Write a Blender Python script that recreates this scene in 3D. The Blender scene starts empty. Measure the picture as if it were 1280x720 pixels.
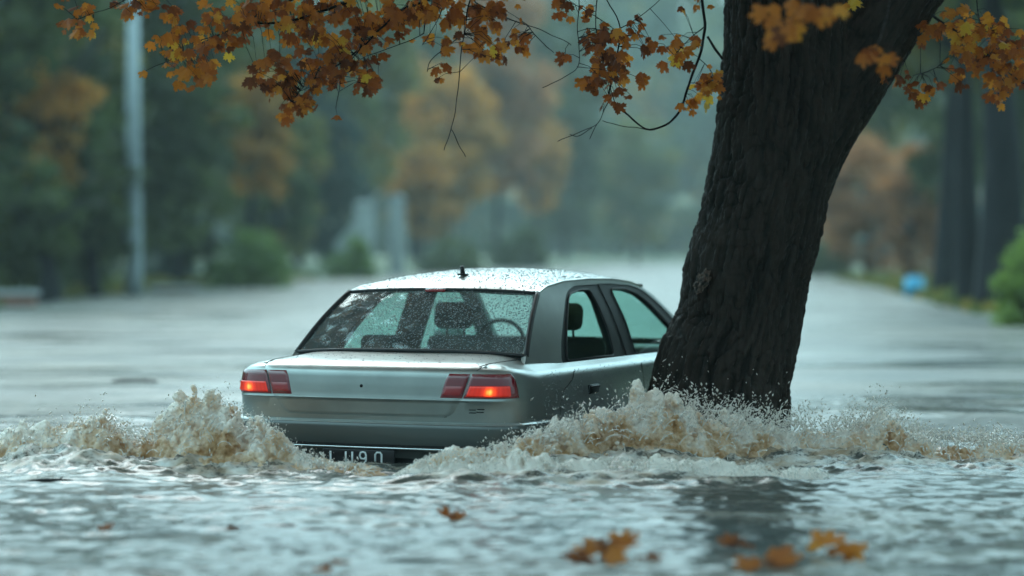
import bpy, bmesh, math, random
import numpy as np
from mathutils import Vector, Matrix, noise as mnoise
from mathutils.geometry import delaunay_2d_cdt

random.seed(7); RNG = np.random.default_rng(7)
sc = bpy.context.scene; COL = sc.collection
F, YH, HC = 3000.0, 314.0, 1.17           # lens in photo pixels, horizon row, camera height above the water

def at(px, py, d):                         # photo pixel at distance d -> world point
    return Vector(((px-640)/F*d, d, HC-(py-YH)/F*d))

# ------------------------------------------------------------------ helpers
def mesh_obj(name, verts, faces, mat=None, parent=None, smooth=True):
    me = bpy.data.meshes.new(name)
    me.from_pydata([tuple(v) for v in verts], [], [tuple(int(i) for i in f) for f in faces])
    if smooth: me.polygons.foreach_set('use_smooth', [True]*len(me.polygons))
    me.update()
    o = bpy.data.objects.new(name, me); COL.objects.link(o)
    for m in (mat if isinstance(mat, (list, tuple)) else [mat]):
        if m: me.materials.append(m)
    if parent: o.parent = parent
    return o
def big_mesh(name, V, quads, mat=None, parent=None, smooth=True, k=4):
    me = bpy.data.meshes.new(name); V = np.asarray(V, np.float32); Q = np.asarray(quads, np.int32)
    me.vertices.add(len(V)); me.vertices.foreach_set('co', V.ravel())
    me.loops.add(Q.size); me.loops.foreach_set('vertex_index', Q.ravel())
    me.polygons.add(len(Q)); me.polygons.foreach_set('loop_start', np.arange(0, Q.size, k, dtype=np.int32))
    if smooth: me.polygons.foreach_set('use_smooth', np.ones(len(Q), bool))
    me.update(calc_edges=True); me.validate()
    o = bpy.data.objects.new(name, me); COL.objects.link(o)
    if mat: me.materials.append(mat)
    if parent: o.parent = parent
    return o
def attr(o, name, vals):
    a = o.data.attributes.new(name, 'FLOAT', 'POINT'); a.data.foreach_set('value', np.asarray(vals, np.float32))
def empty(name, loc=(0,0,0), rz=0):
    o = bpy.data.objects.new(name, None); COL.objects.link(o); o.location = loc; o.rotation_euler = (0,0,rz); o.empty_display_size = .2
    return o
def tag(o, label=None, cat=None, group=None, kind=None):
    if label: o['label'] = label
    if cat: o['category'] = cat
    if group: o['group'] = group
    if kind: o['kind'] = kind
    return o
def grid_faces(nr, nc, closed=False):
    f = []
    for r in range(nr-1):
        for c in range(nc if closed else nc-1):
            c2 = (c+1) % nc
            f.append((r*nc+c, r*nc+c2, (r+1)*nc+c2, (r+1)*nc+c))
    return f
def solidify(o, t, offset=-1):
    m = o.modifiers.new('s', 'SOLIDIFY'); m.thickness = t; m.offset = offset; return o
def tube(pts, radii, n=8):
    pts = [Vector(p) for p in pts]; V = []; fr = None
    for i, p in enumerate(pts):
        d = (pts[min(i+1, len(pts)-1)]-pts[max(i-1, 0)]).normalized()
        if fr is None:
            a = Vector((0,0,1)) if abs(d.z) < .9 else Vector((1,0,0)); fr = d.cross(a).normalized()
        fr = (fr-d*fr.dot(d)).normalized(); b = d.cross(fr); r = radii[i] if hasattr(radii, '__len__') else radii
        for k in range(n):
            t = 2*math.pi*k/n; V.append(p+(fr*math.cos(t)+b*math.sin(t))*r)
    Fc = grid_faces(len(pts), n, True); Fc.append(tuple(range(n))[::-1]); m = (len(pts)-1)*n; Fc.append(tuple(range(m, m+n)))
    return V, Fc
def smooth_path(pts, n=6):                 # Catmull-Rom
    P = [Vector(p) for p in pts]; P = [P[0]*2-P[1]]+P+[P[-1]*2-P[-2]]; out = []
    for i in range(1, len(P)-2):
        for k in range(n):
            t = k/n; a, b, c, d = P[i-1:i+3]
            out.append(.5*((2*b)+(c-a)*t+(2*a-5*b+4*c-d)*t*t+(3*b-a-3*c+d)*t**3))
    out.append(P[-2]); return out
class MB:
    def __init__(s): s.v = []; s.f = []
    def add(s, V, Fc):
        o = len(s.v); s.v += [tuple(v) for v in V]; s.f += [tuple(i+o for i in f) for f in Fc]
    def box(s, c, d, rz=0, taper=1):
        x, y, z = d[0]/2, d[1]/2, d[2]/2; V = []
        for k, t in ((-1, 1), (1, taper)):
            for a, b in ((-1,-1), (1,-1), (1,1), (-1,1)):
                X, Y = a*x*t, b*y*t; V.append((c[0]+X*math.cos(rz)-Y*math.sin(rz), c[1]+X*math.sin(rz)+Y*math.cos(rz), c[2]+k*z))
        s.add(V, [(3,2,1,0), (4,5,6,7), (0,1,5,4), (1,2,6,5), (2,3,7,6), (3,0,4,7)])
    def rbox(s, c, d, r=.03, seg=3, rot=None):
        bm = bmesh.new(); bmesh.ops.create_cube(bm, size=1)
        for v in bm.verts: v.co = Vector((v.co.x*d[0], v.co.y*d[1], v.co.z*d[2]))
        bmesh.ops.bevel(bm, geom=bm.edges[:], offset=r, segments=seg, affect='EDGES', profile=.5)
        if rot: bmesh.ops.transform(bm, matrix=rot, verts=bm.verts)
        bm.verts.index_update()
        s.add([v.co+Vector(c) for v in bm.verts], [[v.index for v in f.verts] for f in bm.faces]); bm.free()
    def tube(s, p, r, n=8): s.add(*tube(p, r, n))
    def build(s, name, mat, parent=None, smooth=True): return mesh_obj(name, s.v, s.f, mat, parent, smooth)

# vectorised gradient noise
_perm = RNG.permutation(256).astype(np.int32); _perm = np.concatenate([_perm, _perm, _perm])
_g = RNG.normal(size=(256, 3)); _g /= np.linalg.norm(_g, axis=1)[:, None]
def pnoise(x, y, z):
    x, y, z = np.broadcast_arrays(np.asarray(x, float), np.asarray(y, float), np.asarray(z, float))
    xi, yi, zi = np.floor(x).astype(int), np.floor(y).astype(int), np.floor(z).astype(int)
    xf, yf, zf = x-xi, y-yi, z-zi; u, v, w = [t*t*t*(t*(t*6-15)+10) for t in (xf, yf, zf)]
    xi &= 255; yi &= 255; zi &= 255; out = 0
    for i in (0, 1):
        for j in (0, 1):
            for k in (0, 1):
                h = _perm[_perm[_perm[xi+i]+yi+j]+zi+k]; g = _g[h]
                out = out+(g[..., 0]*(xf-i)+g[..., 1]*(yf-j)+g[..., 2]*(zf-k))*(u if i else 1-u)*(v if j else 1-v)*(w if k else 1-w)
    return out*1.6
def fbm(x, y, z, o=4, rid=False):
    s, a, t = 0, 1, 0
    for k in range(o):
        n = pnoise(x*2**k+17.3*k, y*2**k-9.1*k, z*2**k+3.7*k)
        s = s+a*((1-2*np.abs(n)) if rid else n); t += a; a *= .5
    return s/t

# ------------------------------------------------------------------ materials
def mat(name, color=(.5,.5,.5), rough=.5, metal=0, **kw):
    m = bpy.data.materials.new(name); m.use_nodes = True; b = m.node_tree.nodes['Principled BSDF']
    b.inputs['Base Color'].default_value = (*color, 1); b.inputs['Roughness'].default_value = rough; b.inputs['Metallic'].default_value = metal
    for k, v in kw.items():
        b.inputs[k.replace('_', ' ')].default_value = (*v, 1) if isinstance(v, tuple) else v
    return m
class NT:
    def __init__(s, m): s.nt = m.node_tree; s.N = s.nt.nodes; s.b = s.N.get('Principled BSDF'); s.out = s.N['Material Output']
    def n(s, t, **kw):
        o = s.N.new(t)
        for k, v in kw.items(): setattr(o, k, v)
        return o
    def l(s, a, b): s.nt.links.new(a, b)
    def noise(s, scale, detail=4, rough=.55, vec=None, dist=0):
        o = s.n('ShaderNodeTexNoise'); o.inputs['Scale'].default_value = scale; o.inputs['Detail'].default_value = detail
        o.inputs['Roughness'].default_value = rough; o.inputs['Distortion'].default_value = dist
        if vec: s.l(vec, o.inputs['Vector'])
        return o.outputs['Fac']
    def pos(s, scale=(1,1,1), kind='Object'):
        t = s.n('ShaderNodeTexCoord'); m = s.n('ShaderNodeMapping'); m.inputs['Scale'].default_value = scale
        s.l(t.outputs[kind], m.inputs['Vector']); return m.outputs['Vector']
    def ramp(s, fac, stops):
        r = s.n('ShaderNodeValToRGB'); e = r.color_ramp.elements
        while len(e) < len(stops): e.new(.5)
        for i, (p, c) in enumerate(stops):
            e[i].position = p; e[i].color = (*c, 1) if len(c) == 3 else c
        s.l(fac, r.inputs['Fac']); return r.outputs['Color']
    def voro(s, scale, vec):
        o = s.n('ShaderNodeTexVoronoi', feature='DISTANCE_TO_EDGE'); o.inputs['Scale'].default_value = scale; s.l(vec, o.inputs['Vector']); return o.outputs['Distance']
    def mix(s, fac, a, b):
        m = s.n('ShaderNodeMix', data_type='RGBA')
        if hasattr(fac, 'links'): s.l(fac, m.inputs[0])
        else: m.inputs[0].default_value = fac
        for k, v in ((6, a), (7, b)):
            if hasattr(v, 'links'): s.l(v, m.inputs[k])
            else: m.inputs[k].default_value = (*v, 1)
        return m.outputs[2]
    def math(s, op, a, b=None):
        m = s.n('ShaderNodeMath', operation=op)
        for k, v in ((0, a), (1, b)):
            if v is None: continue
            if hasattr(v, 'links'): s.l(v, m.inputs[k])
            else: m.inputs[k].default_value = v
        return m.outputs[0]
    def attr(s, name):
        a = s.n('ShaderNodeAttribute'); a.attribute_name = name; return a.outputs['Fac']
    def bump(s, h, strength=.5, dist=.01, normal=None):
        b = s.n('ShaderNodeBump'); b.inputs['Strength'].default_value = strength; b.inputs['Distance'].default_value = dist
        s.l(h, b.inputs['Height'])
        if normal: s.l(normal, b.inputs['Normal'])
        return b.outputs['Normal']

def paint_mat():
    m = mat('silver_paint', (.31,.335,.32), .34, .75, Coat_Weight=.6, Coat_Roughness=.22); t = NT(m)
    n = t.noise(900, 2, vec=t.pos()); d = t.noise(5, 5, vec=t.pos()); c = t.ramp(d, [(.3,(.27,.295,.28)), (.7,(.33,.355,.34))])
    t.l(c, t.b.inputs['Base Color']); 
    r = t.ramp(t.noise(9, 5, vec=t.pos()), [(.35,(.30,)*3), (.7,(.38,)*3)]); t.l(r, t.b.inputs['Roughness'])
    return m
M = {}
M['paint'] = paint_mat()
M['trim'] = mat('black_trim', (.006,.0065,.007), .45, Specular_IOR_Level=.22)
M['rubber'] = mat('rubber_seal', (.008,.008,.009), .5)
M['gap'] = mat('dark_gap', (.004,.004,.004), .9)
M['chrome'] = mat('chrome', (.6,.62,.62), .15, 1)
M['bumper'] = mat('darkened_bumper', (.085,.095,.09), .32, .35, Coat_Weight=.3)  # face colour darkened for the dark water it reflects
M['cloth'] = mat('seat_cloth', (.012,.014,.016), .9)
M['plastic'] = mat('interior_plastic', (.016,.018,.02), .6)
M['plate'] = mat('black_plate', (.006,.006,.008), .35)
M['white'] = mat('plate_white', (.75,.77,.77), .4)
M['lamp_dark'] = mat('lamp_red_dark', (.16,.004,.012), .12, 0, Coat_Weight=1.0)
M['lamp_red'] = mat('lamp_red', (.30,.004,.008), .12, 0, Coat_Weight=1.0)
def lit_mat():
    m = mat('lit_lamp', (.5,.02,.01), .15); t = NT(m); a = t.attr('glow')
    c = t.ramp(a, [(0,(.55,.006,.003)), (.45,(1,.035,.006)), (.8,(1,.13,.01)), (1,(1,.42,.07))])
    t.l(c, t.b.inputs['Emission Color']); t.l(t.math('ADD', t.math('MULTIPLY', t.math('POWER', a, 2.0), 1.25), .10), t.b.inputs['Emission Strength']); return m
M['lit'] = lit_mat()
def glass_mat(name, tint, wet=False):
    m = bpy.data.materials.new(name); m.use_nodes = True; t = NT(m); t.N.remove(t.b)
    tr = t.n('ShaderNodeBsdfTransparent'); tr.inputs['Color'].default_value = (*tint, 1)
    gl = t.n('ShaderNodeBsdfGlossy'); gl.inputs['Roughness'].default_value = .03
    ge_ = t.n('ShaderNodeNewGeometry'); dp = t.n('ShaderNodeVectorMath', operation='DOT_PRODUCT'); t.l(ge_.outputs['Normal'], dp.inputs[0]); t.l(ge_.outputs['Incoming'], dp.inputs[1])
    sch = t.math('ADD', t.math('MULTIPLY', t.math('POWER', t.math('SUBTRACT', 1.0, t.math('ABSOLUTE', dp.outputs['Value'])), 5.0), .96), .04)
    mx = t.n('ShaderNodeMixShader'); t.l(sch, mx.inputs[0]); t.l(tr.outputs[0], mx.inputs[1]); t.l(gl.outputs[0], mx.inputs[2])
    last = mx.outputs[0]
    if wet:   # thin film of spray and grime on the wet screen
        df = t.n('ShaderNodeBsdfDiffuse'); df.inputs['Color'].default_value = (.34,.36,.35,1)
        m2 = t.n('ShaderNodeMixShader'); n = t.ramp(t.noise(7, 5, vec=t.pos()), [(.3,(.06,)*3), (.8,(.23,)*3)])
        t.l(n, m2.inputs[0]); t.l(last, m2.inputs[1]); t.l(df.outputs[0], m2.inputs[2]); last = m2.outputs[0]
    t.l(last, t.out.inputs['Surface']); return m
M['glass'] = glass_mat('side_glass', (.74,.92,.88)); M['rear_glass'] = glass_mat('wet_rear_glass', (.84,.95,.93), True)
M['bead'] = mat('rain_bead', (.21,.22,.22), .10, 0, Specular_IOR_Level=.6)

def bark_mat(name, dark, light, sc_=1.0):
    m = mat(name, dark, .8); t = NT(m); p = t.pos((22*sc_, 22*sc_, 5*sc_))
    a = t.attr('furrow'); n = t.noise(1.0, 6, .65, p); n2 = t.noise(3.0, 4, .6, t.pos((1,1,.7)))
    f = t.math('ADD', t.math('MULTIPLY', n, .6), t.math('MULTIPLY', a, .55))
    c = t.ramp(f, [(.3,tuple(x*.45 for x in dark)), (.62,dark), (.95,light)])
    w = t.ramp(n2, [(.62,(0,)*3), (.74,(1,)*3)])
    c = t.mix(t.math('MULTIPLY', w, .5), c, (dark[0]*2.4, dark[1]*1.5, dark[2]*1.05))
    t.l(c, t.b.inputs['Base Color']); t.l(t.bump(n, .9, .02), t.b.inputs['Normal'])
    r = t.ramp(t.noise(30, 3, vec=t.pos()), [(.3,(.35,)*3), (.7,(.85,)*3)]); t.l(r, t.b.inputs['Roughness'])
    t.b.inputs['Specular IOR Level'].default_value = .12
    return m
M['bark'] = bark_mat('wet_bark', (.0085,.0060,.0048), (.038,.028,.022)); M['far_bark'] = bark_mat('dark_bark', (.028,.03,.036), (.05,.055,.06), .4)
M['scar'] = mat('bare_wood_scar', (.24,.17,.13), .8)
def leaf_mat(name, stops, trans=.35, rough=.45):
    m = mat(name, (.5,.2,.03), rough); t = NT(m); a = t.attr('tint')
    c = t.ramp(a, stops); n = t.noise(40, 3, vec=t.pos()); c2 = t.mix(t.math('MULTIPLY', n, .35), c, (.10,.05,.02) if trans else (.02,.03,.02))
    t.l(c2, t.b.inputs['Base Color']); t.b.inputs['Specular IOR Level'].default_value = .3
    tl = t.n('ShaderNodeBsdfTranslucent'); t.l(c, tl.inputs['Color']); mx = t.n('ShaderNodeMixShader'); mx.inputs[0].default_value = trans
    t.l(t.b.outputs[0], mx.inputs[1]); t.l(tl.outputs[0], mx.inputs[2]); t.l(mx.outputs[0], t.out.inputs['Surface']); return m
M['maple_leaf'] = leaf_mat('maple_leaf', [(0,(.13,.036,.012)), (.25,(.34,.085,.014)), (.6,(.58,.19,.02)), (.85,(.70,.30,.03)), (1,(.76,.48,.05))], .58)
def fol(name, *cols):
    k = len(cols)-1; return leaf_mat(name, [(i/k, c) for i, c in enumerate(cols)], .5, .6)
M['dark_green'] = fol('dark_green_foliage', (.022,.036,.016), (.042,.066,.026), (.072,.10,.03), (.10,.125,.036))
M['pine_green'] = fol('pine_green_foliage', (.012,.030,.030), (.022,.05,.045), (.036,.07,.058))
M['olive'] = fol('olive_foliage', (.045,.075,.03), (.08,.115,.035), (.15,.15,.04), (.30,.20,.04))
M['orange'] = fol('orange_foliage', (.12,.10,.04), (.30,.16,.04), (.52,.24,.04), (.62,.30,.05))
M['rust'] = fol('rust_foliage', (.12,.07,.04), (.26,.12,.055), (.40,.18,.07), (.34,.15,.07))
M['bush_green'] = fol('bush_foliage', (.06,.11,.03), (.11,.18,.045), (.16,.24,.06))
M['hedge_green'] = fol('hedge_foliage', (.09,.15,.035), (.17,.26,.05), (.24,.33,.07))
M['wood_mix'] = fol('mixed_wood_foliage', (.05,.10,.095), (.07,.13,.10), (.09,.14,.07), (.22,.18,.06), (.50,.26,.07))

# ------------------------------------------------------------------ world, sun, camera
w = bpy.data.worlds.new('World'); sc.world = w; w.use_nodes = True
nt = w.node_tree; bg = nt.nodes['Background']
SUN_EL, SUN_ROT = math.radians(44), math.radians(-10)
sky = nt.nodes.new('ShaderNodeTexSky'); sky.sky_type = 'NISHITA'; sky.sun_disc = False; sky.sun_elevation = SUN_EL; sky.sun_rotation = SUN_ROT
sky.dust_density = 4; sky.air_density = 1.2
mx = nt.nodes.new('ShaderNodeMix'); mx.data_type = 'RGBA'; mx.inputs[0].default_value = .78       # cloud deck over the clear sky
nt.links.new(sky.outputs[0], mx.inputs[6]); dt = nt.nodes.new('ShaderNodeVectorMath'); dt.operation = 'DOT_PRODUCT'   # deck brightest where the hidden sun stands
tcw = nt.nodes.new('ShaderNodeTexCoord'); nt.links.new(tcw.outputs['Generated'], dt.inputs[0]); dt.inputs[1].default_value = (math.sin(SUN_ROT)*math.cos(SUN_EL), math.cos(SUN_ROT)*math.cos(SUN_EL), math.sin(SUN_EL))
wr = nt.nodes.new('ShaderNodeMapRange'); wr.interpolation_type = 'SMOOTHSTEP'; nt.links.new(dt.outputs['Value'], wr.inputs['Value'])
wr.inputs['From Min'].default_value = -.7; wr.inputs['From Max'].default_value = 1; wr.inputs['To Min'].default_value = .46; wr.inputs['To Max'].default_value = 2.9
vm_ = nt.nodes.new('ShaderNodeVectorMath'); vm_.operation = 'SCALE'; vm_.inputs[0].default_value = (6.3, 11.0, 12.2); sz = nt.nodes.new('ShaderNodeSeparateXYZ'); nt.links.new(tcw.outputs['Generated'], sz.inputs[0]); el_ = nt.nodes.new('ShaderNodeMapRange'); nt.links.new(sz.outputs['Z'], el_.inputs['Value'])   # an overcast dome is dimmer towards the horizon
el_.inputs['From Min'].default_value = 0; el_.inputs['From Max'].default_value = .75; el_.inputs['To Min'].default_value = .17; el_.inputs['To Max'].default_value = 1.12
ml_ = nt.nodes.new('ShaderNodeMath'); ml_.operation = 'MULTIPLY'; nt.links.new(wr.outputs[0], ml_.inputs[0]); nt.links.new(el_.outputs[0], ml_.inputs[1]); nt.links.new(ml_.outputs[0], vm_.inputs['Scale']); nt.links.new(vm_.outputs[0], mx.inputs[7])
nt.links.new(mx.outputs[2], bg.inputs['Color']); bg.inputs['Strength'].default_value = .11
sun = bpy.data.objects.new('sun', bpy.data.lights.new('sun', 'SUN')); COL.objects.link(sun)
sun.data.energy = .8; sun.data.angle = math.radians(30); sun.data.color = (1,.98,.95)
sd = Vector((math.sin(SUN_ROT)*math.cos(SUN_EL), math.cos(SUN_ROT)*math.cos(SUN_EL), math.sin(SUN_EL)))
sun.rotation_euler = sd.to_track_quat('Z', 'Y').to_euler()
cam = bpy.data.objects.new('camera', bpy.data.cameras.new('camera')); COL.objects.link(cam); sc.camera = cam
cam.location = (0,0,HC); cam.rotation_euler = (math.radians(90)-math.atan((360-YH)/F), 0, 0)
cam.data.sensor_width = 36; cam.data.lens = F/1280*36; cam.data.clip_start = .1; cam.data.clip_end = 2000
cam.data.dof.use_dof = True; cam.data.dof.focus_distance = 13.4; cam.data.dof.aperture_fstop = .85
vs = sc.view_settings; vs.view_transform = 'Standard'; vs.look = 'None'; vs.gamma = 1; vs.exposure = .54; vs.use_curve_mapping = False
sc.cycles.use_denoising = True; sc.cycles.max_bounces = 8; sc.cycles.transparent_max_bounces = 12; sc.cycles.volume_bounces = 1
sc.cycles.sample_clamp_indirect = 4

# ------------------------------------------------------------------ ground and flood water
SHL = [(0,-11.5), (30,-11.2), (49,-10.5), (60,-10.9), (73,-10.7), (92,-8.9), (121,-5.6), (185,3.7), (240,9), (330,14)]
SHR = [(0,6.8), (30,7.4), (36,7.8), (45,8.6), (55,9.5), (76,11.7), (113,14.3), (185,20), (240,24), (330,30)]
shl = lambda y: np.interp(y, *zip(*SHL)); shr = lambda y: np.interp(y, *zip(*SHR))
def ground_z(x, y):
    d = np.maximum(shl(y)-x, x-shr(y)); d = np.maximum(d, y-268)
    n = fbm(x*.13, y*.13, 0, 3)*.25
    return np.where(d < 0, -.36*np.clip(-d/1.6, 0, 1), np.minimum(d*.09, .55)+np.clip(d, 0, 1)*n*.5+np.clip((y-345)/110, 0, 1)**1.3*46)
gx = np.unique(np.concatenate([np.linspace(-26, 34, 121), np.linspace(-160, -26, 30), np.linspace(34, 160, 30), [-600, 600]]))
gy = np.unique(np.concatenate([np.linspace(-40, 30, 30), np.linspace(30, 130, 150), np.linspace(130, 330, 80), np.linspace(335, 470, 28), [-600, -200, 600, 900]]))
GX, GY = np.meshgrid(gx, gy); GZ = ground_z(GX, GY)
gm = mat('bank_ground', (.07,.075,.05), .9); t = NT(gm)
c = t.ramp(t.noise(.9, 6, vec=t.pos()), [(.32,(.045,.05,.045)), (.5,(.06,.085,.04)), (.68,(.12,.10,.06))]); t.l(c, t.b.inputs['Base Color'])
t.l(t.bump(t.noise(12, 5, vec=t.pos()), .8, .05), t.b.inputs['Normal'])
tag(big_mesh('ground', np.stack([GX.ravel(), GY.ravel(), GZ.ravel()], 1), grid_faces(len(gy), len(gx)), gm), kind='structure')

# splash silhouettes: photo column -> crest height in metres
HR = [(485,0), (500,.03), (520,.08), (545,.12), (580,.13), (610,.15), (640,.19), (670,.23), (700,.27), (730,.30), (770,.33), (800,.38), (820,.42), (850,.38), (900,.33), (940,.30), (980,.30), (1020,.25), (1060,.28), (1100,.35), (1130,.26), (1160,.18), (1200,.17), (1240,.18), (1290,.15), (1370,.05)]
HS = [(485,0), (500,.03), (520,.08), (545,.12), (580,.13), (610,.15), (640,.19), (670,.23), (700,.27), (730,.30), (770,.32), (800,.37), (820,.41), (850,.34), (900,.27), (940,.22), (980,.19), (1020,.16), (1060,.18), (1100,.25), (1130,.18), (1160,.12), (1200,.11), (1240,.12), (1290,.10), (1370,.04)]
HL = [(-60,.1), (-20,.16), (0,.18), (30,.23), (60,.2), (100,.27), (130,.29), (150,.23), (190,.21), (215,.30), (250,.38), (275,.35), (300,.31), (330,.26), (350,.18), (380,.10), (420,.07), (470,.05), (500,.02), (512,0)]
YCR = [(485,12.45), (560,12.45), (640,12.55), (720,12.85), (800,13.1), (900,13.2), (1000,13.25), (1100,13.2), (1370,13.1)]
YCL = [(-60,12.9), (200,13.0), (300,12.95), (350,12.75), (420,12.62), (512,12.5)]
def px_of(x, y): return 640+x/y*F
foam_env = lambda px, y: np.maximum(np.interp(px, *zip(*HR))*np.exp(-((y-np.interp(px, *zip(*YCR))+.05)/.62)**2), np.interp(px, *zip(*HL))*np.exp(-((y-np.interp(px, *zip(*YCL))+.05)/.5)**2))

def spaced(a, b, lo, hi, fine, ratio=1.035):
    xs = list(np.arange(a, b+1e-6, fine)); s = fine
    x = b
    while x < hi: s *= ratio; x += s; xs.append(x)
    x = a; s = fine
    while x > lo: s *= ratio; x -= s; xs.insert(0, x)
    return np.array(xs)
wx = spaced(-3.4, 3.4, -140, 140, .019, 1.05); wy = spaced(8.2, 14.2, -60, 400, .019, 1.02)
WX, WY = np.meshgrid(wx, wy)
warp = fbm(WX*.7, WY*.7, 5, 2)*.5
chop = (pnoise(WX*1.1+warp, WY*1.9+warp, 1)*.020 + fbm(WX*2.6+warp*2, WY*4.4, 2.2, 2, True)*.016 + fbm(WX*7.5+warp*3, WY*12, 7.7, 3, True)*.0065)
fade = np.exp(-np.clip((np.hypot(WX/1.6, WY-11)-5)/5, 0, None)**2)
env = foam_env(px_of(WX, np.maximum(WY, 1)), WY)
big = fbm(WX*3.5+1, WY*5.5, 4, 4, True)
WZ = chop*fade*(1+2.2*np.clip(env*4, 0, 1)) + env*.14*np.clip(.35+.9*big, 0, 1.3) + np.clip(env*5,0,1)*fbm(WX*11+warp*4, WY*15, 21, 4, True)*.030 + (pnoise(WX*.25, WY*.35, 9)*.02)*np.clip(WY/60, 0, 1)*np.exp(-np.clip(WY/60-1, 0, None))
# a small rolling ridge peeling away in front of the right-hand splash
ridge = np.exp(-((WY-(11.95+.10*np.sin(WX*2.1)))/.14)**2)*np.interp(WX, [-.9,-.3,.6,1.4,2.2], [0,1,1,.6,0])
WZ += ridge*(.045+.03*fbm(WX*5, WY*9, 3, 3))
fo = np.clip(env*7, 0, 1)*.75 + np.clip(ridge, 0, 1)*.35
edge = np.exp(-((env-.025)/.03)**2)*.35
foamn = fbm(WX*6+warp*2, WY*14+warp, 11, 5)
foam = np.clip((fo+edge)*1.25+foamn*np.where(env > .004, 1.1, .75)-.42, 0, 1)
wm = mat('muddy_flood_water', (.075,.07,.055), .07, 0, IOR=1.33, Specular_IOR_Level=.5); t = NT(wm)
p1 = t.pos((1,1.6,1)); n1 = t.noise(3.2, 5, .6, p1, .6); n2 = t.noise(14, 4, .6, p1, .5); n3 = t.noise(.35, 3, .5, p1)
h = t.math('ADD', t.math('MULTIPLY', n1, .7), t.math('MULTIPLY', n2, .22))
def tilt(vec, sc_, k, det=3):
    o = t.n('ShaderNodeTexNoise'); o.inputs['Scale'].default_value = sc_; o.inputs['Detail'].default_value = det; o.inputs['Roughness'].default_value = .6; t.l(vec, o.inputs['Vector'])
    v = t.n('ShaderNodeVectorMath', operation='SUBTRACT'); t.l(o.outputs['Color'], v.inputs[0]); v.inputs[1].default_value = (.5,.5,.5)
    q = t.n('ShaderNodeVectorMath', operation='MULTIPLY'); t.l(v.outputs[0], q.inputs[0]); q.inputs[1].default_value = (k*.6,k,0); return q.outputs[0]
ge = t.n('ShaderNodeNewGeometry'); a1 = t.n('ShaderNodeVectorMath', operation='ADD'); t.l(ge.outputs['Normal'], a1.inputs[0]); t.l(tilt(p1, 1.3, .46, 6), a1.inputs[1])
a0 = t.n('ShaderNodeVectorMath', operation='ADD'); t.l(a1.outputs[0], a0.inputs[0]); t.l(tilt(t.pos((.7,.45,1)), 1.0, .35, 2), a0.inputs[1]); a1 = a0
a2 = t.n('ShaderNodeVectorMath', operation='ADD'); t.l(a1.outputs[0], a2.inputs[0]); t.l(tilt(p1, 9, .22), a2.inputs[1])
a3 = t.n('ShaderNodeVectorMath', operation='NORMALIZE'); t.l(a2.outputs[0], a3.inputs[0]); nrm = a3.outputs[0]
fa = t.attr('foam'); fine = t.noise(45, 5, .7, p1)
fm = t.math('MULTIPLY', t.math('POWER', fa, .6), t.ramp(t.math('ADD', fine, t.math('MULTIPLY', fa, .40)), [(.54,(0,)*3), (.72,(1,)*3)]))
mud = t.ramp(n3, [(.35,(.046,.056,.055)), (.65,(.072,.068,.056))])
foamc = t.ramp(t.noise(6, 4, vec=p1), [(.35,(.36,.25,.16)), (.55,(.58,.52,.46)), (.7,(.72,.72,.69))])
streak = t.ramp(t.math('ADD', t.math('MULTIPLY', t.noise(1.0, 8, .72, t.pos((.30,1.5,1)), .6), .75), t.math('MULTIPLY', t.noise(1.0, 3, .6, t.pos((.12,.10,1))), .25)), [(.52,(0,)*3), (.66,(.55,)*3)])   # pale streaks painted into the colour for ripple brightness, drawn as silt and scum
fm2 = t.math('MAXIMUM', fm, streak)
foamc = t.mix(streak, foamc, (.40,.45,.45))
t.l(t.mix(fm2, mud, foamc), t.b.inputs['Base Color']); t.l(nrm, t.b.inputs['Normal'])
sx = t.n('ShaderNodeSeparateXYZ'); t.l(ge.outputs['Position'], sx.inputs[0]); mr_ = t.n('ShaderNodeMapRange', interpolation_type='SMOOTHSTEP'); t.l(sx.outputs['Y'], mr_.inputs['Value'])   # rain-whipped open water up the street
mr_.inputs['From Min'].default_value = 10; mr_.inputs['From Max'].default_value = 24
slick = t.ramp(t.noise(1.0, 8, .72, t.pos((.26,.70,1)), .9), [(.40,(0,)*3), (.52,(1,)*3)])                                          # wind-ruffled patches between smooth slicks
rr = t.math('ADD', t.math('ADD', .19, t.math('MULTIPLY', t.math('MULTIPLY', mr_.outputs[0], slick), .28)), t.math('MULTIPLY', fm, .3))
t.l(rr, t.b.inputs['Roughness'])
water = big_mesh('flood_water', np.stack([WX.ravel(), WY.ravel(), WZ.ravel()], 1), grid_faces(len(wy), len(wx)), wm)
attr(water, 'foam', foam.ravel()); tag(water, kind='structure')

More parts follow.
